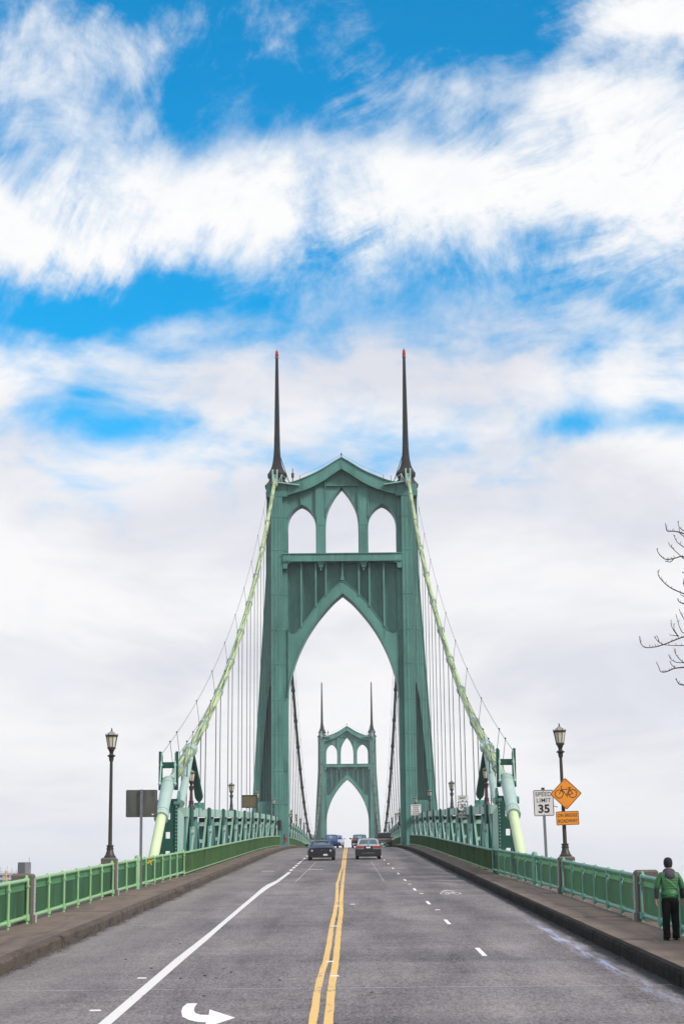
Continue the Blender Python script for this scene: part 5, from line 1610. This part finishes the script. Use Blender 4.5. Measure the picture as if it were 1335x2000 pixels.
    # mirrors and door handles
    for s_ in (-1, 1):
        m2 = MB()
        m2.loft([[(s_*(hw*.93 + d_), yf0 - .22 + a*.055*f, zb + .085 + b*.075*f) for a, b in ((-1, -1), (1, -1), (1, 1), (-1, 1))] for d_, f in ((-.03, .3), (.06, .5), (.10, 1.0), (.24, 1.05), (.29, .6))])
        m2.build('wing_mirror', P_ if kind != 'pickup' else M['trim'], t, smooth=40)
        for yy in (.15,): MB().box(s_*hw*.985 - .02, s_*hw*.985 + .02, yy - .1, yy + .1, .80, .84).build('door_handle', P_, t)
    fy = h2; ry = -h2
    if not away:
        if kind == 'coupe':
            mb = MB(); mb.loft([[(a*hw*f, yy, z) for a, z in ((-1, z0), (1, z0), (1, z1), (-1, z1))] for f, yy, z0, z1 in ((.90, fy - .08, .50, .82), (.88, fy + .012, .52, .80))]); mb.build('grille', M['trim'], t)
            for s_ in (-1, 1):
                MB().tube([(s_*hw*.68, fy - .04, .69), (s_*hw*.68, fy + .045, .69)], [.105, .095], 14).build('headlight', M['alloy'], t, smooth=30)
                MB().tube([(s_*hw*.68, fy + .045, .69), (s_*hw*.68, fy + .052, .69)], .06, 10).build('headlight_core', M['head'], t)
                MB().box(s_*hw*.70 - .17, s_*hw*.70 + .17, fy - .08, fy - .0, .475, .52).build('marker_lamp', M['amber'] if s_ < 0 else M['trim'], t)
            mb = MB(); mb.box(-hw*.96, hw*.96, fy - .3, fy + .02, .22, .51); mb.build('bumper', M['trim'], t)
            MB().box(-hw*.35, hw*.40, fy + .014, fy + .02, .595, .606).box(-.07, .07, fy + .014, fy + .03, .69, .735).build('grille_trim', M['alloy'], t)
            MB().box(-.44, -.14, fy + .02, fy + .035, .335, .46).build('number_plate', M['plate'], t)
            mb = MB(); mb.box(-.22, .22, .0 + yf0 + .25, yf0 + .75, 1.005, 1.045); mb.build('bonnet_scoop', P_, t)
        else:
            mb = MB(); mb.box(-hw*.55, hw*.55, fy - .10, fy + .015, .34, .56); mb.build('grille', M['trim'], t)
            for s_ in (-1, 1):
                m2 = MB(); m2.hexa([(s_*hw*.48, fy - .05, .60), (s_*hw*.90, fy - .42, .66), (s_*hw*.92, fy - .62, .80), (s_*hw*.62, fy - .30, .80),
                                    (s_*hw*.50, fy + .02, .63), (s_*hw*.95, fy - .35, .70), (s_*hw*.965, fy - .58, .85), (s_*hw*.64, fy - .22, .85)]); m2.build('headlight', M['head'], t)
                MB().tube([(s_*hw*.72, fy - .22, .42), (s_*hw*.72, fy - .10, .42)], .06, 8).build('fog_lamp', M['alloy'], t)
            MB().box(-.16, .16, fy + .015, fy + .03, .50, .61).build('number_plate', M['plate'], t)
            MB().box(-hw*.75, hw*.75, fy - .28, fy - .04, .25, .36).build('bumper', M['trim'], t)
    else:
        if kind == 'sedan':
            for s_ in (-1, 1):
                m2 = MB(); m2.hexa([(s_*hw*.42, ry - .05, .82), (s_*hw*.93, ry - .02, .80), (s_*hw*.985, ry + .22, .81), (s_*hw*.42, ry + .2, .82), (s_*hw*.36, ry - .04, .94), (s_*hw*.92, ry - .01, .965), (s_*hw*.98, ry + .24, .97), (s_*hw*.36, ry + .2, .94)])
                m2.build('tail_light', M['tail'], t)
                MB().box(s_*hw*.62 - .16, s_*hw*.62 + .16, ry - .02, ry + .05, .70, .735).build('reflector', M['alloy'], t)
            MB().box(-hw*.97, hw*.97, ry - .055, ry + .45, .26, .74).build('rear_bumper', M['trim'] if 'silver' in label else P_, t)
            MB().box(-hw*.78, hw*.78, ry - .02, ry + .06, .955, .985).build('boot_trim', M['chrome'], t)
            MB().box(-hw*.345, hw*.345, ry - .03, ry + .05, .72, .945).build('plate_recess', M['trim'], t)
            MB().box(-.16, .16, ry - .045, ry - .03, .80, .92).build('number_plate', M['plate'], t)
            MB().box(-.06, .06, ry - .035, ry + .02, 1.0, 1.08).build('badge', M['chrome'], t)
            MB().box(-hw*.50, hw*.50, ry - .07, ry - .055, .455, .48).build('bumper_trim', M['chrome'], t)
        else:
            # tailgate of the pickup
            MB().box(-hw*.84, hw*.84, ry - .03, ry + .04, .66, 1.12).build('tailgate', M['pick_grey'], t)
            MB().box(-hw*.83, hw*.83, ry - .045, ry - .03, .98, 1.06).build('tailgate_trim', M['chrome'], t)
            MB().box(-hw*.83, hw*.83, ry - .04, ry - .03, .84, .90).build('tailgate_band', M['trim'], t)
            for s_ in (-1, 1): MB().box(s_*hw*.91 - .075, s_*hw*.91 + .075, ry - .03, ry + .12, .72, 1.06).build('tail_light', M['tail'], t)
            MB().box(-hw*.95, hw*.95, ry - .12, ry + .1, .45, .62).build('rear_bumper', M['trim'], t)
            for s_ in (-1, 1): MB().box(s_*.30 - .06, s_*.30 + .06, ry - .13, ry - .12, .56, .62).build('plate_lamp', M['plate'], t)
            MB().box(-.16, .16, ry - .135, ry - .12, .46, .58).build('number_plate', M['plate'], t)
            mb = MB(); mb.box(-hw*.93, hw*.93, ry + .06, -1.0, 1.13, 1.16); mb.build('bed_cover', M['trim'], t)
            mb = MB()
            mb.prism_yz([(-1.08, 1.12), (-1.00, H - .1), (.6, H - .1), (1.1, 1.12)], -hw*.78, hw*.78); mb.build('cab_shell', M['trim'], t)
            MB().tube([(0, ry + .6, .40), (0, ry + 1.1, .40)], .22, 12).build('spare_wheel', M['rubber'], t)
    return t


M['pick_grey'] = mat('brownish grey tailgate paint', (0.16, 0.13, 0.13), 0.35, vary=(3, 0.06), coat=0.6)
make_car('parked_car' if False else 'coupe_car', 'dark blue coupe with round headlights coming towards us in the left lane', 'car', -1.47, 138.6, False, 4.7, 1.93, 1.34, paint('dark blue car paint', (0.002, 0.008, 0.042)), 'coupe')
make_car('sedan_car', 'silver sedan with red tail lights driving away, nearest in the right lane', 'car', 1.88, 140.6, True, 4.85, 1.85, 1.46, paint('silver car paint', (0.34, 0.35, 0.39)), 'sedan')
make_car('hatchback_car', 'deep blue hatchback coming over the crest behind the coupe', 'car', -1.55, 217.0, False, 4.1, 1.72, 1.50, paint('blue car paint', (0.005, 0.022, 0.13)), 'hatch')
make_car('hatchback_car', 'white and purple car half hidden behind the deep blue hatchback', 'car', -1.02, 236.0, False, 4.2, 1.72, 1.52, paint('white purple car paint', (0.40, 0.36, 0.52)), 'hatch')
make_car('sedan_car', 'black sedan driving away at the crest, beyond the silver one', 'car', 1.66, 216.0, True, 4.7, 1.82, 1.47, paint('black car paint', (0.008, 0.008, 0.009)), 'sedan')
make_car('pickup_truck', 'grey pickup truck with black cab driving away at the far right of the crest', 'pickup truck', 5.05, 252.0, True, 5.4, 1.98, 1.85, paint('black truck paint', (0.010, 0.009, 0.010)), 'pickup', group=None)

# ------------------------------------------------------------------ person
M['skin'] = mat('skin', (0.42, 0.22, 0.15), 0.5, vary=(9, 0.05))
M['trouser'] = mat('black trouser cloth', (0.006, 0.006, 0.007), 0.9, vary=(6, 0.2), spec=0.1)
M['shoe'] = mat('black shoe leather', (0.012, 0.010, 0.010), 0.5, vary=(8, 0.1))
M['cap'] = mat('dark knitted cap', (0.010, 0.008, 0.013), 0.9, vary=(40, 0.25))
M['hood'] = mat('dark purple grey hood', (0.045, 0.036, 0.058), 0.8, vary=(8, 0.25))
M['cuff'] = mat('black jacket panel', (0.012, 0.014, 0.018), 0.6, vary=(8, 0.2))


def jacket_material():
    m_ = mat('green quilted jacket', (0.016, 0.105, 0.028), 0.5, vary=(5, 0.15))
    t = m_.node_tree; n = NT(t); b = t.nodes['Principled BSDF']
    pos = n.node('ShaderNodeTexCoord').outputs['Object']
    sp = n.node('ShaderNodeSeparateXYZ'); t.links.new(pos, sp.inputs[0])
    wob = n.noise(pos, 7, 3, 0.6)
    s_ = n.m('SINE', n.add(n.mul(sp.outputs[2], 2*math.pi/0.11), n.mul(wob, 5.0)))
    h = n.m('POWER', n.m('ABSOLUTE', s_), 0.5)
    h = n.add(h, n.mul(n.noise(pos, 26, 3, 0.6), 0.8))
    bn = n.node('ShaderNodeBump'); bn.inputs['Strength'].default_value = 0.28; bn.inputs['Distance'].default_value = 0.012
    t.links.new(h, bn.inputs['Height']); t.links.new(bn.outputs[0], b.inputs['Normal'])
    return m_


M['jacket'] = jacket_material()


def skin_mesh(name, verts, edges, radii, mat_, parent, root=0, sub=2):
    me = bpy.data.meshes.new(name)
    me.from_pydata([tuple(v) for v in verts], edges, [])
    o = bpy.data.objects.new(name, me)
    COL.objects.link(o)
    o.modifiers.new('Skin', 'SKIN')
    sv = me.skin_vertices[0].data
    for i, r in enumerate(radii): sv[i].radius = r if isinstance(r, tuple) else (r, r); sv[i].use_root = (i == root)
    sm = o.modifiers.new('Sub', 'SUBSURF'); sm.levels = sub; sm.render_levels = sub
    dg = bpy.context.evaluated_depsgraph_get(); dg.update()
    m2 = bpy.data.meshes.new_from_object(o.evaluated_get(dg))
    bpy.data.objects.remove(o)
    m2.materials.clear(); m2.materials.append(mat_)
    m2.polygons.foreach_set('use_smooth', [True]*len(m2.polygons))
    return link(name, m2, parent)


px_, py_ = 7.36, 41.2
person = thing('person', 'person in green quilted jacket, dark cap and black trousers walking away along the right pavement', 'person', (px_, py_, zs(py_) + .012), (0, 0, rad(4)))
# one continuous body, walking away (+Y), weight on the right foot
J = dict(pel=(0, 0, .90), waist=(0, .01, 1.06), chest=(0, .02, 1.27), neck0=(0, .015, 1.44), neck1=(0, .03, 1.51), head=(0, .045, 1.60), crown=(0, .04, 1.70))
V_ = [J[k_] for k_ in ('pel', 'waist', 'chest', 'neck0', 'neck1', 'head', 'crown')]
E_ = [(0, 1), (1, 2), (2, 3), (3, 4), (4, 5), (5, 6)]
Rr = [(.145, .105), (.140, .10), (.155, .105), (.075, .07), (.055, .055), (.074, .090), (.050, .06)]


def chain(pts, rs, root):
    last = root
    for p_, r in zip(pts, rs):
        V_.append(p_); Rr.append(r); E_.append((last, len(V_) - 1)); last = len(V_) - 1
    return last


hands = {}
for s_ in (-1, 1):
    sw = .04 if s_ > 0 else -.05
    chain([(s_*.10, .0, .84), (s_*.105, .03*s_, .50), (s_*.10 + .01, -.05 if s_ < 0 else .02, .10), (s_*.105 + .01, .06 if s_ < 0 else .12, .045), (s_*.115 + .01, .14 if s_ < 0 else .20, .035)], [.080, .048, .038, .044, .034], 0)
    w_ = chain([(s_*.175, .01, 1.38), (s_*.265, .0, 1.12), (s_*.285, .05 + sw, .875), (s_*.285, .065 + sw, .80)], [.050, .036, .028, (.040, .022)], 2)
    for k_, (dx, ln) in enumerate(((-.030, .075), (-.010, .088), (.010, .083), (.028, .066))):
        y0 = .066 + sw
        chain([(s_*.285 + dx*.5, y0 + dx*.9, .775), (s_*.285 + dx*.55 - s_*.012, y0 + dx*1.0 + .004, .775 - ln*.55), (s_*.285 + dx*.5 - s_*.034, y0 + dx*1.0 + .01, .775 - ln)], [.0105, .0095, .008], w_)
    chain([(s_*.270, .10 + sw, .825), (s_*.258, .118 + sw, .785), (s_*.252, .122 + sw, .757)], [.012, .0105, .009], w_ - 1)
skin_mesh('body', V_, E_, Rr, M['skin'], person, 0, 2)
ears = MB()
for s_ in (-1, 1): ears.ball((s_*.082, .045, 1.60), .03, 8, 6, (.4, .8, 1.1))
ears.ball((0, .135, 1.585), .02, 8, 5, (.8, 1, 1.4))
ears.build('ear', M['skin'], person, smooth=60)
# jacket
V_, E_, Rr = [(0, 0, .93), (0, .01, 1.08), (0, .02, 1.28), (0, .012, 1.42)], [(0, 1), (1, 2), (2, 3)], [(.19, .135), (.178, .128), (.188, .13), (.115, .095)]
for s_ in (-1, 1):
    sw = .04 if s_ > 0 else -.05
    chain([(s_*.180, .01, 1.365), (s_*.235, .005, 1.25), (s_*.272, .0, 1.12), (s_*.279, .012, 1.05)], [.072, .074, .070, .064], 2)
skin_mesh('jacket', V_, E_, Rr, M['jacket'], person, 1, 2)
mb = MB()
mb.loft([[(a*math.cos(2*math.pi*k_/20), b*math.sin(2*math.pi*k_/20) + .005, z) for k_ in range(20)] for a, b, z in ((.178, .134, .875), (.190, .146, .882), (.193, .150, .92), (.192, .148, .97), (.186, .140, 1.02), (.165, .115, 1.06))])
mb.build('jacket_hem', M['jacket'], person, smooth=60)
for s_ in (-1, 1):
    sw = .04 if s_ > 0 else -.05
    V_, E_, Rr = [(s_*.266, .0, 1.20)], [], [.058]
    chain([(s_*.282, .025 + sw*.5, 1.02), (s_*.287, .05 + sw, .885), (s_*.287, .052 + sw, .865)], [.060, .048, .046], 0)
    skin_mesh('sleeve', V_, E_, Rr, M['cuff'], person, 0, 2)
# seam lines of the back
mb = MB()
mb.tube([(-.10, -.128, 1.30), (.02, -.135, 1.20), (.13, -.120, 1.08)], .004, 5)
mb.build('seam_piping', mat('pale green piping', (0.25, 0.42, 0.22), 0.5), person)
# hood lying on the shoulders
mb = MB()
mb.loft([[(a*math.cos(2*math.pi*k_/18)*(1.0 + .05*math.sin(3*2*math.pi*k_/18)), cy + b*math.sin(2*math.pi*k_/18), z - (.05 if math.sin(2*math.pi*k_/18) < -.2 else 0)*drop) for k_ in range(18)]
         for a, b, cy, z, drop in ((.075, .07, .025, 1.500, 0), (.095, .09, .01, 1.487, .4), (.128, .112, -.01, 1.455, 1.0), (.142, .122, -.02, 1.41, 1.4), (.125, .105, -.02, 1.37, 1.5), (.08, .07, -.01, 1.36, 1))])
mb.build('hood', M['hood'], person, smooth=60)
# trousers: waist and two straight legs
ell = lambda cx, cy, a, b, z, n=20: [(cx + a*math.cos(2*math.pi*k_/n), cy + b*math.sin(2*math.pi*k_/n), z) for k_ in range(n)]
mb = MB()
mb.loft([ell(0, .0, .160, .112, .925), ell(0, -.005, .172, .126, .88), ell(0, -.005, .178, .130, .82), ell(0, 0, .155, .10, .775), ell(0, 0, .10, .06, .75)])
for s_ in (-1, 1):
    fy_ = -.05 if s_ < 0 else .02
    mb.loft([ell(s_*.085, -.003, .080, .100, .88), ell(s_*.090, .0, .098, .118, .80), ell(s_*.094, .01*s_, .094, .108, .66), ell(s_*.098, .025*s_, .084, .092, .48), ell(s_*.102, -.005*s_, .080, .090, .32),
             ell(s_*.106, fy_, .076, .088, .15), ell(s_*.108, fy_ + .005, .078, .094, .075), ell(s_*.108, fy_ + .02, .080, .100, .045), ell(s_*.108, fy_ + .02, .066, .085, .040)])
mb.build('trousers', M['trouser'], person, smooth=70)
for s_ in (-1, 1):
    yo = -.05 if s_ < 0 else .02
    V_, E_, Rr = [(s_*.10 + .01, yo - .03, .05)], [], [(.044, .05)]
    chain([(s_*.11 + .01, yo + .08, .045), (s_*.118 + .01, yo + .18, .035), (s_*.12 + .01, yo + .22, .032)], [(.050, .042), (.048, .032), (.035, .024)], 0)
    skin_mesh('shoe', V_, E_, Rr, M['shoe'], person, 0, 2)
    MB().loft([[(s_*.115 + .01 + a*w_, yo + yy, z) for a, yy in ((-1, -.075), (1, -.075), (1.1, .08), (.85, .23), (-.85, .23), (-1.1, .08))] for w_, z in ((.044, -.012), (.046, .014))]).build('sole', M['rubber'], person)
# knitted cap
MB().lathe([(.089, 1.565), (.094, 1.58), (.096, 1.62), (.092, 1.66), (.080, 1.695), (.058, 1.72), (.03, 1.732), (.006, 1.735)], 18, (0, .042, 0), sq=1.1).build('cap', M['cap'], person, smooth=60)
MB().lathe([(.078, 1.52), (.086, 1.55), (.088, 1.58)], 16, (0, .038, 0), sq=1.05).build('hair', M['cap'], person, smooth=60)

# ------------------------------------------------------------------ bare tree at the right edge
TX, TY = 10.6, 36.4
tz = land_z(TX, TY)
tree = thing('bare_tree', 'bare leafless tree whose twigs reach in from the right edge', 'tree', (TX, TY, tz))
tr = MB()
trunk_pts = [(0, 0, -.3), (.05, 0, 2.5), (-.08, .1, 6.5), (-.15, .0, 10.5), (-.1, -.1, 14), (0, 0, 17.5)]
tr.tube(trunk_pts, [.34, .26, .22, .17, .10, .03], 10)
tr.build('trunk', M['bark'], tree, smooth=60)
TW = {'a': [(7.07, 9.69), (6.89, 9.73), (6.76, 9.73), (6.73, 9.77), (6.72, 9.88)], 'a2': [(7.08, 9.74), (6.99, 9.82), (6.97, 9.93)], 'a3': [(7.0, 9.69), (6.98, 9.79)],
      'b': [(7.05, 9.23), (6.98, 9.23), (6.85, 9.19), (6.7, 9.17), (6.6, 9.23), (6.54, 9.32), (6.53, 9.38)], 'b2': [(7.0, 9.24), (6.86, 9.36), (6.78, 9.45), (6.76, 9.5)], 'b3': [(7.06, 9.42), (6.95, 9.51), (6.9, 9.59), (6.89, 9.65)], 'b4': [(6.85, 9.19), (6.8, 9.15), (6.71, 9.17)],
      'c': [(7.02, 8.51), (6.77, 8.61), (6.62, 8.74), (6.53, 8.87), (6.55, 8.97)], 'c2': [(7.02, 8.45), (6.96, 8.5)], 'c3': [(7.03, 8.65), (7.01, 8.76), (7.04, 8.87), (6.99, 8.91)], 'd': [(7.01, 8.32), (6.94, 8.32), (6.89, 8.36), (6.88, 8.4)],
      'e': [(6.98, 7.68), (6.83, 7.63), (6.57, 7.53), (6.39, 7.49), (6.23, 7.49), (6.16, 7.58), (6.15, 7.69)], 'e2': [(6.57, 7.53), (6.48, 7.6), (6.42, 7.68)], 'e3': [(6.51, 7.56), (6.48, 7.69)], 'e4': [(6.98, 7.51), (6.76, 7.51), (6.58, 7.53)],
      'e5': [(6.87, 7.68), (6.74, 7.85), (6.73, 7.98)], 'e6': [(6.95, 7.77), (6.92, 7.9), (6.87, 8.12)], 'e7': [(7.0, 8.02), (6.94, 8.11), (6.91, 8.2)], 'e8': [(6.87, 7.7), (6.82, 7.83), (6.82, 7.94)], 'e9': [(6.89, 7.69), (6.71, 7.71)],
      'f': [(6.96, 7.09), (6.79, 7.08), (6.69, 7.04), (6.6, 7.01), (6.52, 7.02), (6.48, 7.12), (6.45, 7.19)], 'f2': [(6.96, 7.18), (6.83, 7.2), (6.73, 7.26), (6.7, 7.33)], 'f3': [(6.96, 7.18), (6.9, 7.23), (6.81, 7.35), (6.81, 7.44)], 'f4': [(6.79, 7.08), (6.72, 7.14), (6.69, 7.2)], 'g': [(6.94, 6.75), (6.87, 6.78), (6.83, 6.84), (6.82, 6.88)]}
r7 = random.Random(7)
limbs = MB(); twigs = MB()
TYB = 36.0
for key, pts in TW.items():
    q = lerp_curve(pts, 3) if len(pts) > 2 else pts
    dy = r7.uniform(-.12, .12)
    P3 = [(x - TX, TYB - TY + dy*min(1, i/3), z - tz) for i, (x, z) in enumerate(q)]
    main = len(key) == 1
    r0, r1 = (.013, .006) if main else (.0085, .005)
    twigs.tube(P3, [r0 + (r1 - r0)*i/(len(P3) - 1) for i in range(len(P3))], 5)
    twigs.ball(P3[-1], .007, 6, 4, (1, 1, 1.8))
    for i in range(1, len(P3) - 1):                      # buds and short spurs
        if r7.random() < .75:
            a = Vector(P3[i]); d_ = Vector((r7.uniform(-.4, .4), r7.uniform(-.5, .5), r7.uniform(.3, 1))).normalized()*r7.uniform(.02, .06)
            twigs.tube([a, a + d_], [.006, .004], 4); twigs.ball(a + d_, .005, 5, 4)
    if main or pts[0][0] > 6.94:                         # carry the limb back to the trunk, out of the frame
        a = Vector(P3[0]); zt_ = max(a.z - 1.6 - r7.uniform(0, 1), 2.0)
        root_ = Vector((-.12, 0, zt_))
        m1 = a.lerp(root_, .35) + Vector((0, r7.uniform(-.2, .2), -.25)); m2 = a.lerp(root_, .7) + Vector((0, r7.uniform(-.2, .2), -.3))
        limbs.tube([a, m1, m2, root_], [r0, r0*1.8, r0*3, r0*4.5] if main else [r0, r0*1.3, r0*1.6, r0*2], 6)
limbs.build('limb', M['bark'], tree, smooth=60)
tag(twigs.build('twig', M['bark'], tree, smooth=60), kind='stuff')
rest = MB()


def grow(a, d_, ln, r, lev):
    n = 4; pts = [a]; q = a; dd = d_
    for i in range(n):
        dd = (dd + Vector((r7.uniform(-.25, .25), r7.uniform(-.25, .25), r7.uniform(-.05, .28)))).normalized()
        q = q + dd*ln/n
        pts.append(q)
    # keep the free growth outside the strip the photograph shows
    if any((p_.x + TX) < 7.35 for p_ in pts): return
    rest.tube(pts, [r*(1 - .6*i/n) for i in range(n + 1)], 5)
    if lev:
        for p_ in pts[1:]:
            for k_ in range(2):
                grow(p_, (dd + Vector((r7.uniform(-1, 1), r7.uniform(-1, 1), r7.uniform(-.2, .7)))).normalized(), ln*.55, r*.45, lev - 1)


for i in range(26):
    z = 4.5 + i*.48; a = r7.uniform(0, 2*math.pi)
    grow(Vector((-.1, 0, z)), Vector((math.cos(a), math.sin(a), .45)).normalized(), 3.4*(1 - i/40), .06*(1 - i/40), 2)
rest.build('branch', M['bark'], tree)

# ------------------------------------------------------------------ far bank
bx0, by0 = -330.0, 1200.0
gz = land_z(-220, 1200)
bld = thing('apartment_building', 'far grey apartment block with a dark rooftop box behind the left railing', 'building', (-262, by0, gz))


def F_(x, z): return x + 262, z - gz
mb = MB()
x0, x1 = F_(bx0, 0)[0], F_(-207, 0)[0]
top_z = F_(0, 18.0)[1]
mb.box(x0, x1, 0.6, 18, -2, top_z - .4)
mb.build('core_wall', M['facade'], bld)
win = MB().box(0, 2.6, 0, .08, 0, 1.55).mesh('window', M['window_glass'])
k_ = 0
for s_ in range(0, 19):
    zt_ = top_z - 3.0*s_
    MB().box(x0 - .4, x1 + .3, 0, .62, zt_ - 1.35, zt_ + .1).build('spandrel_band', M['facade'], bld)
    if s_ < 4:
        x = x1 - 3.4
        while x > x1 - 44:
            o = link('window', win, bld); o.location = (x, .50, zt_ - 2.95); x -= 4.1
mb = MB()
for i in range(14):
    x = x1 - 1.5 - i*2.3 - (i % 3)*.5
    mb.bar((x, 6, top_z), (x, 6, top_z + 2.2 + (i*7 % 5)*.5), .14)
mb.bar((x0, 3, top_z + 1.0), (x1, 3, top_z + 1.0), .1)
mb.build('roof_mast', M['iron'], bld)
xa, xb = F_(-207.2, 0)[0], F_(-200.3, 0)[0]
mb = MB(); mb.box(xa, xb, 3, 12, -2, F_(0, 24.4)[1])
for i in range(9): mb.box(xa + .2 + i*.56, xa + .42 + i*.56, 2.8, 3.0, top_z - 2, F_(0, 24.2)[1])
mb.build('rooftop_box', M['penthouse'], bld)
MB().box(xb - 2.2, xb + .02, 2.7, 12.05, -2, F_(0, 24.2)[1]).build('rooftop_box_side', mat('grey cladding', (0.16, 0.155, 0.17), 0.7, vary=(.4, .1)), bld)
MB().bar((xb + .2, 4, F_(0, 20)[1]), (xb + .2, 4, F_(0, 27.5)[1]), .18).build('aerial', M['iron'], bld)
mast = thing('marker_mast', 'thin orange mast in front of the far apartment block', 'mast', (-178, 1000, land_z(-178, 1000)))
zt_ = 16.6 - land_z(-178, 1000)
MB().lathe([(.7, -1), (.45, 3), (.38, zt_ - 1.0), (.5, zt_ - .9), (.5, zt_ - .2), (.1, zt_)], 10).build('pole', M['mast'], mast)

# ------------------------------------------------------------------ air
HAZE = 0.00016
hz = bpy.data.materials.new('thin haze'); hz.use_nodes = True
ht = hz.node_tree; ht.nodes.clear()
pv = ht.nodes.new('ShaderNodeVolumePrincipled')
pv.inputs['Color'].default_value = (0.93, 0.95, 1.0, 1)
pv.inputs['Density'].default_value = HAZE
ho = ht.nodes.new('ShaderNodeOutputMaterial')
ht.links.new(pv.outputs[0], ho.inputs['Volume'])
tag(MB().box(-3010, 3010, -910, 4010, -60, 74).build('haze', hz), kind='stuff')
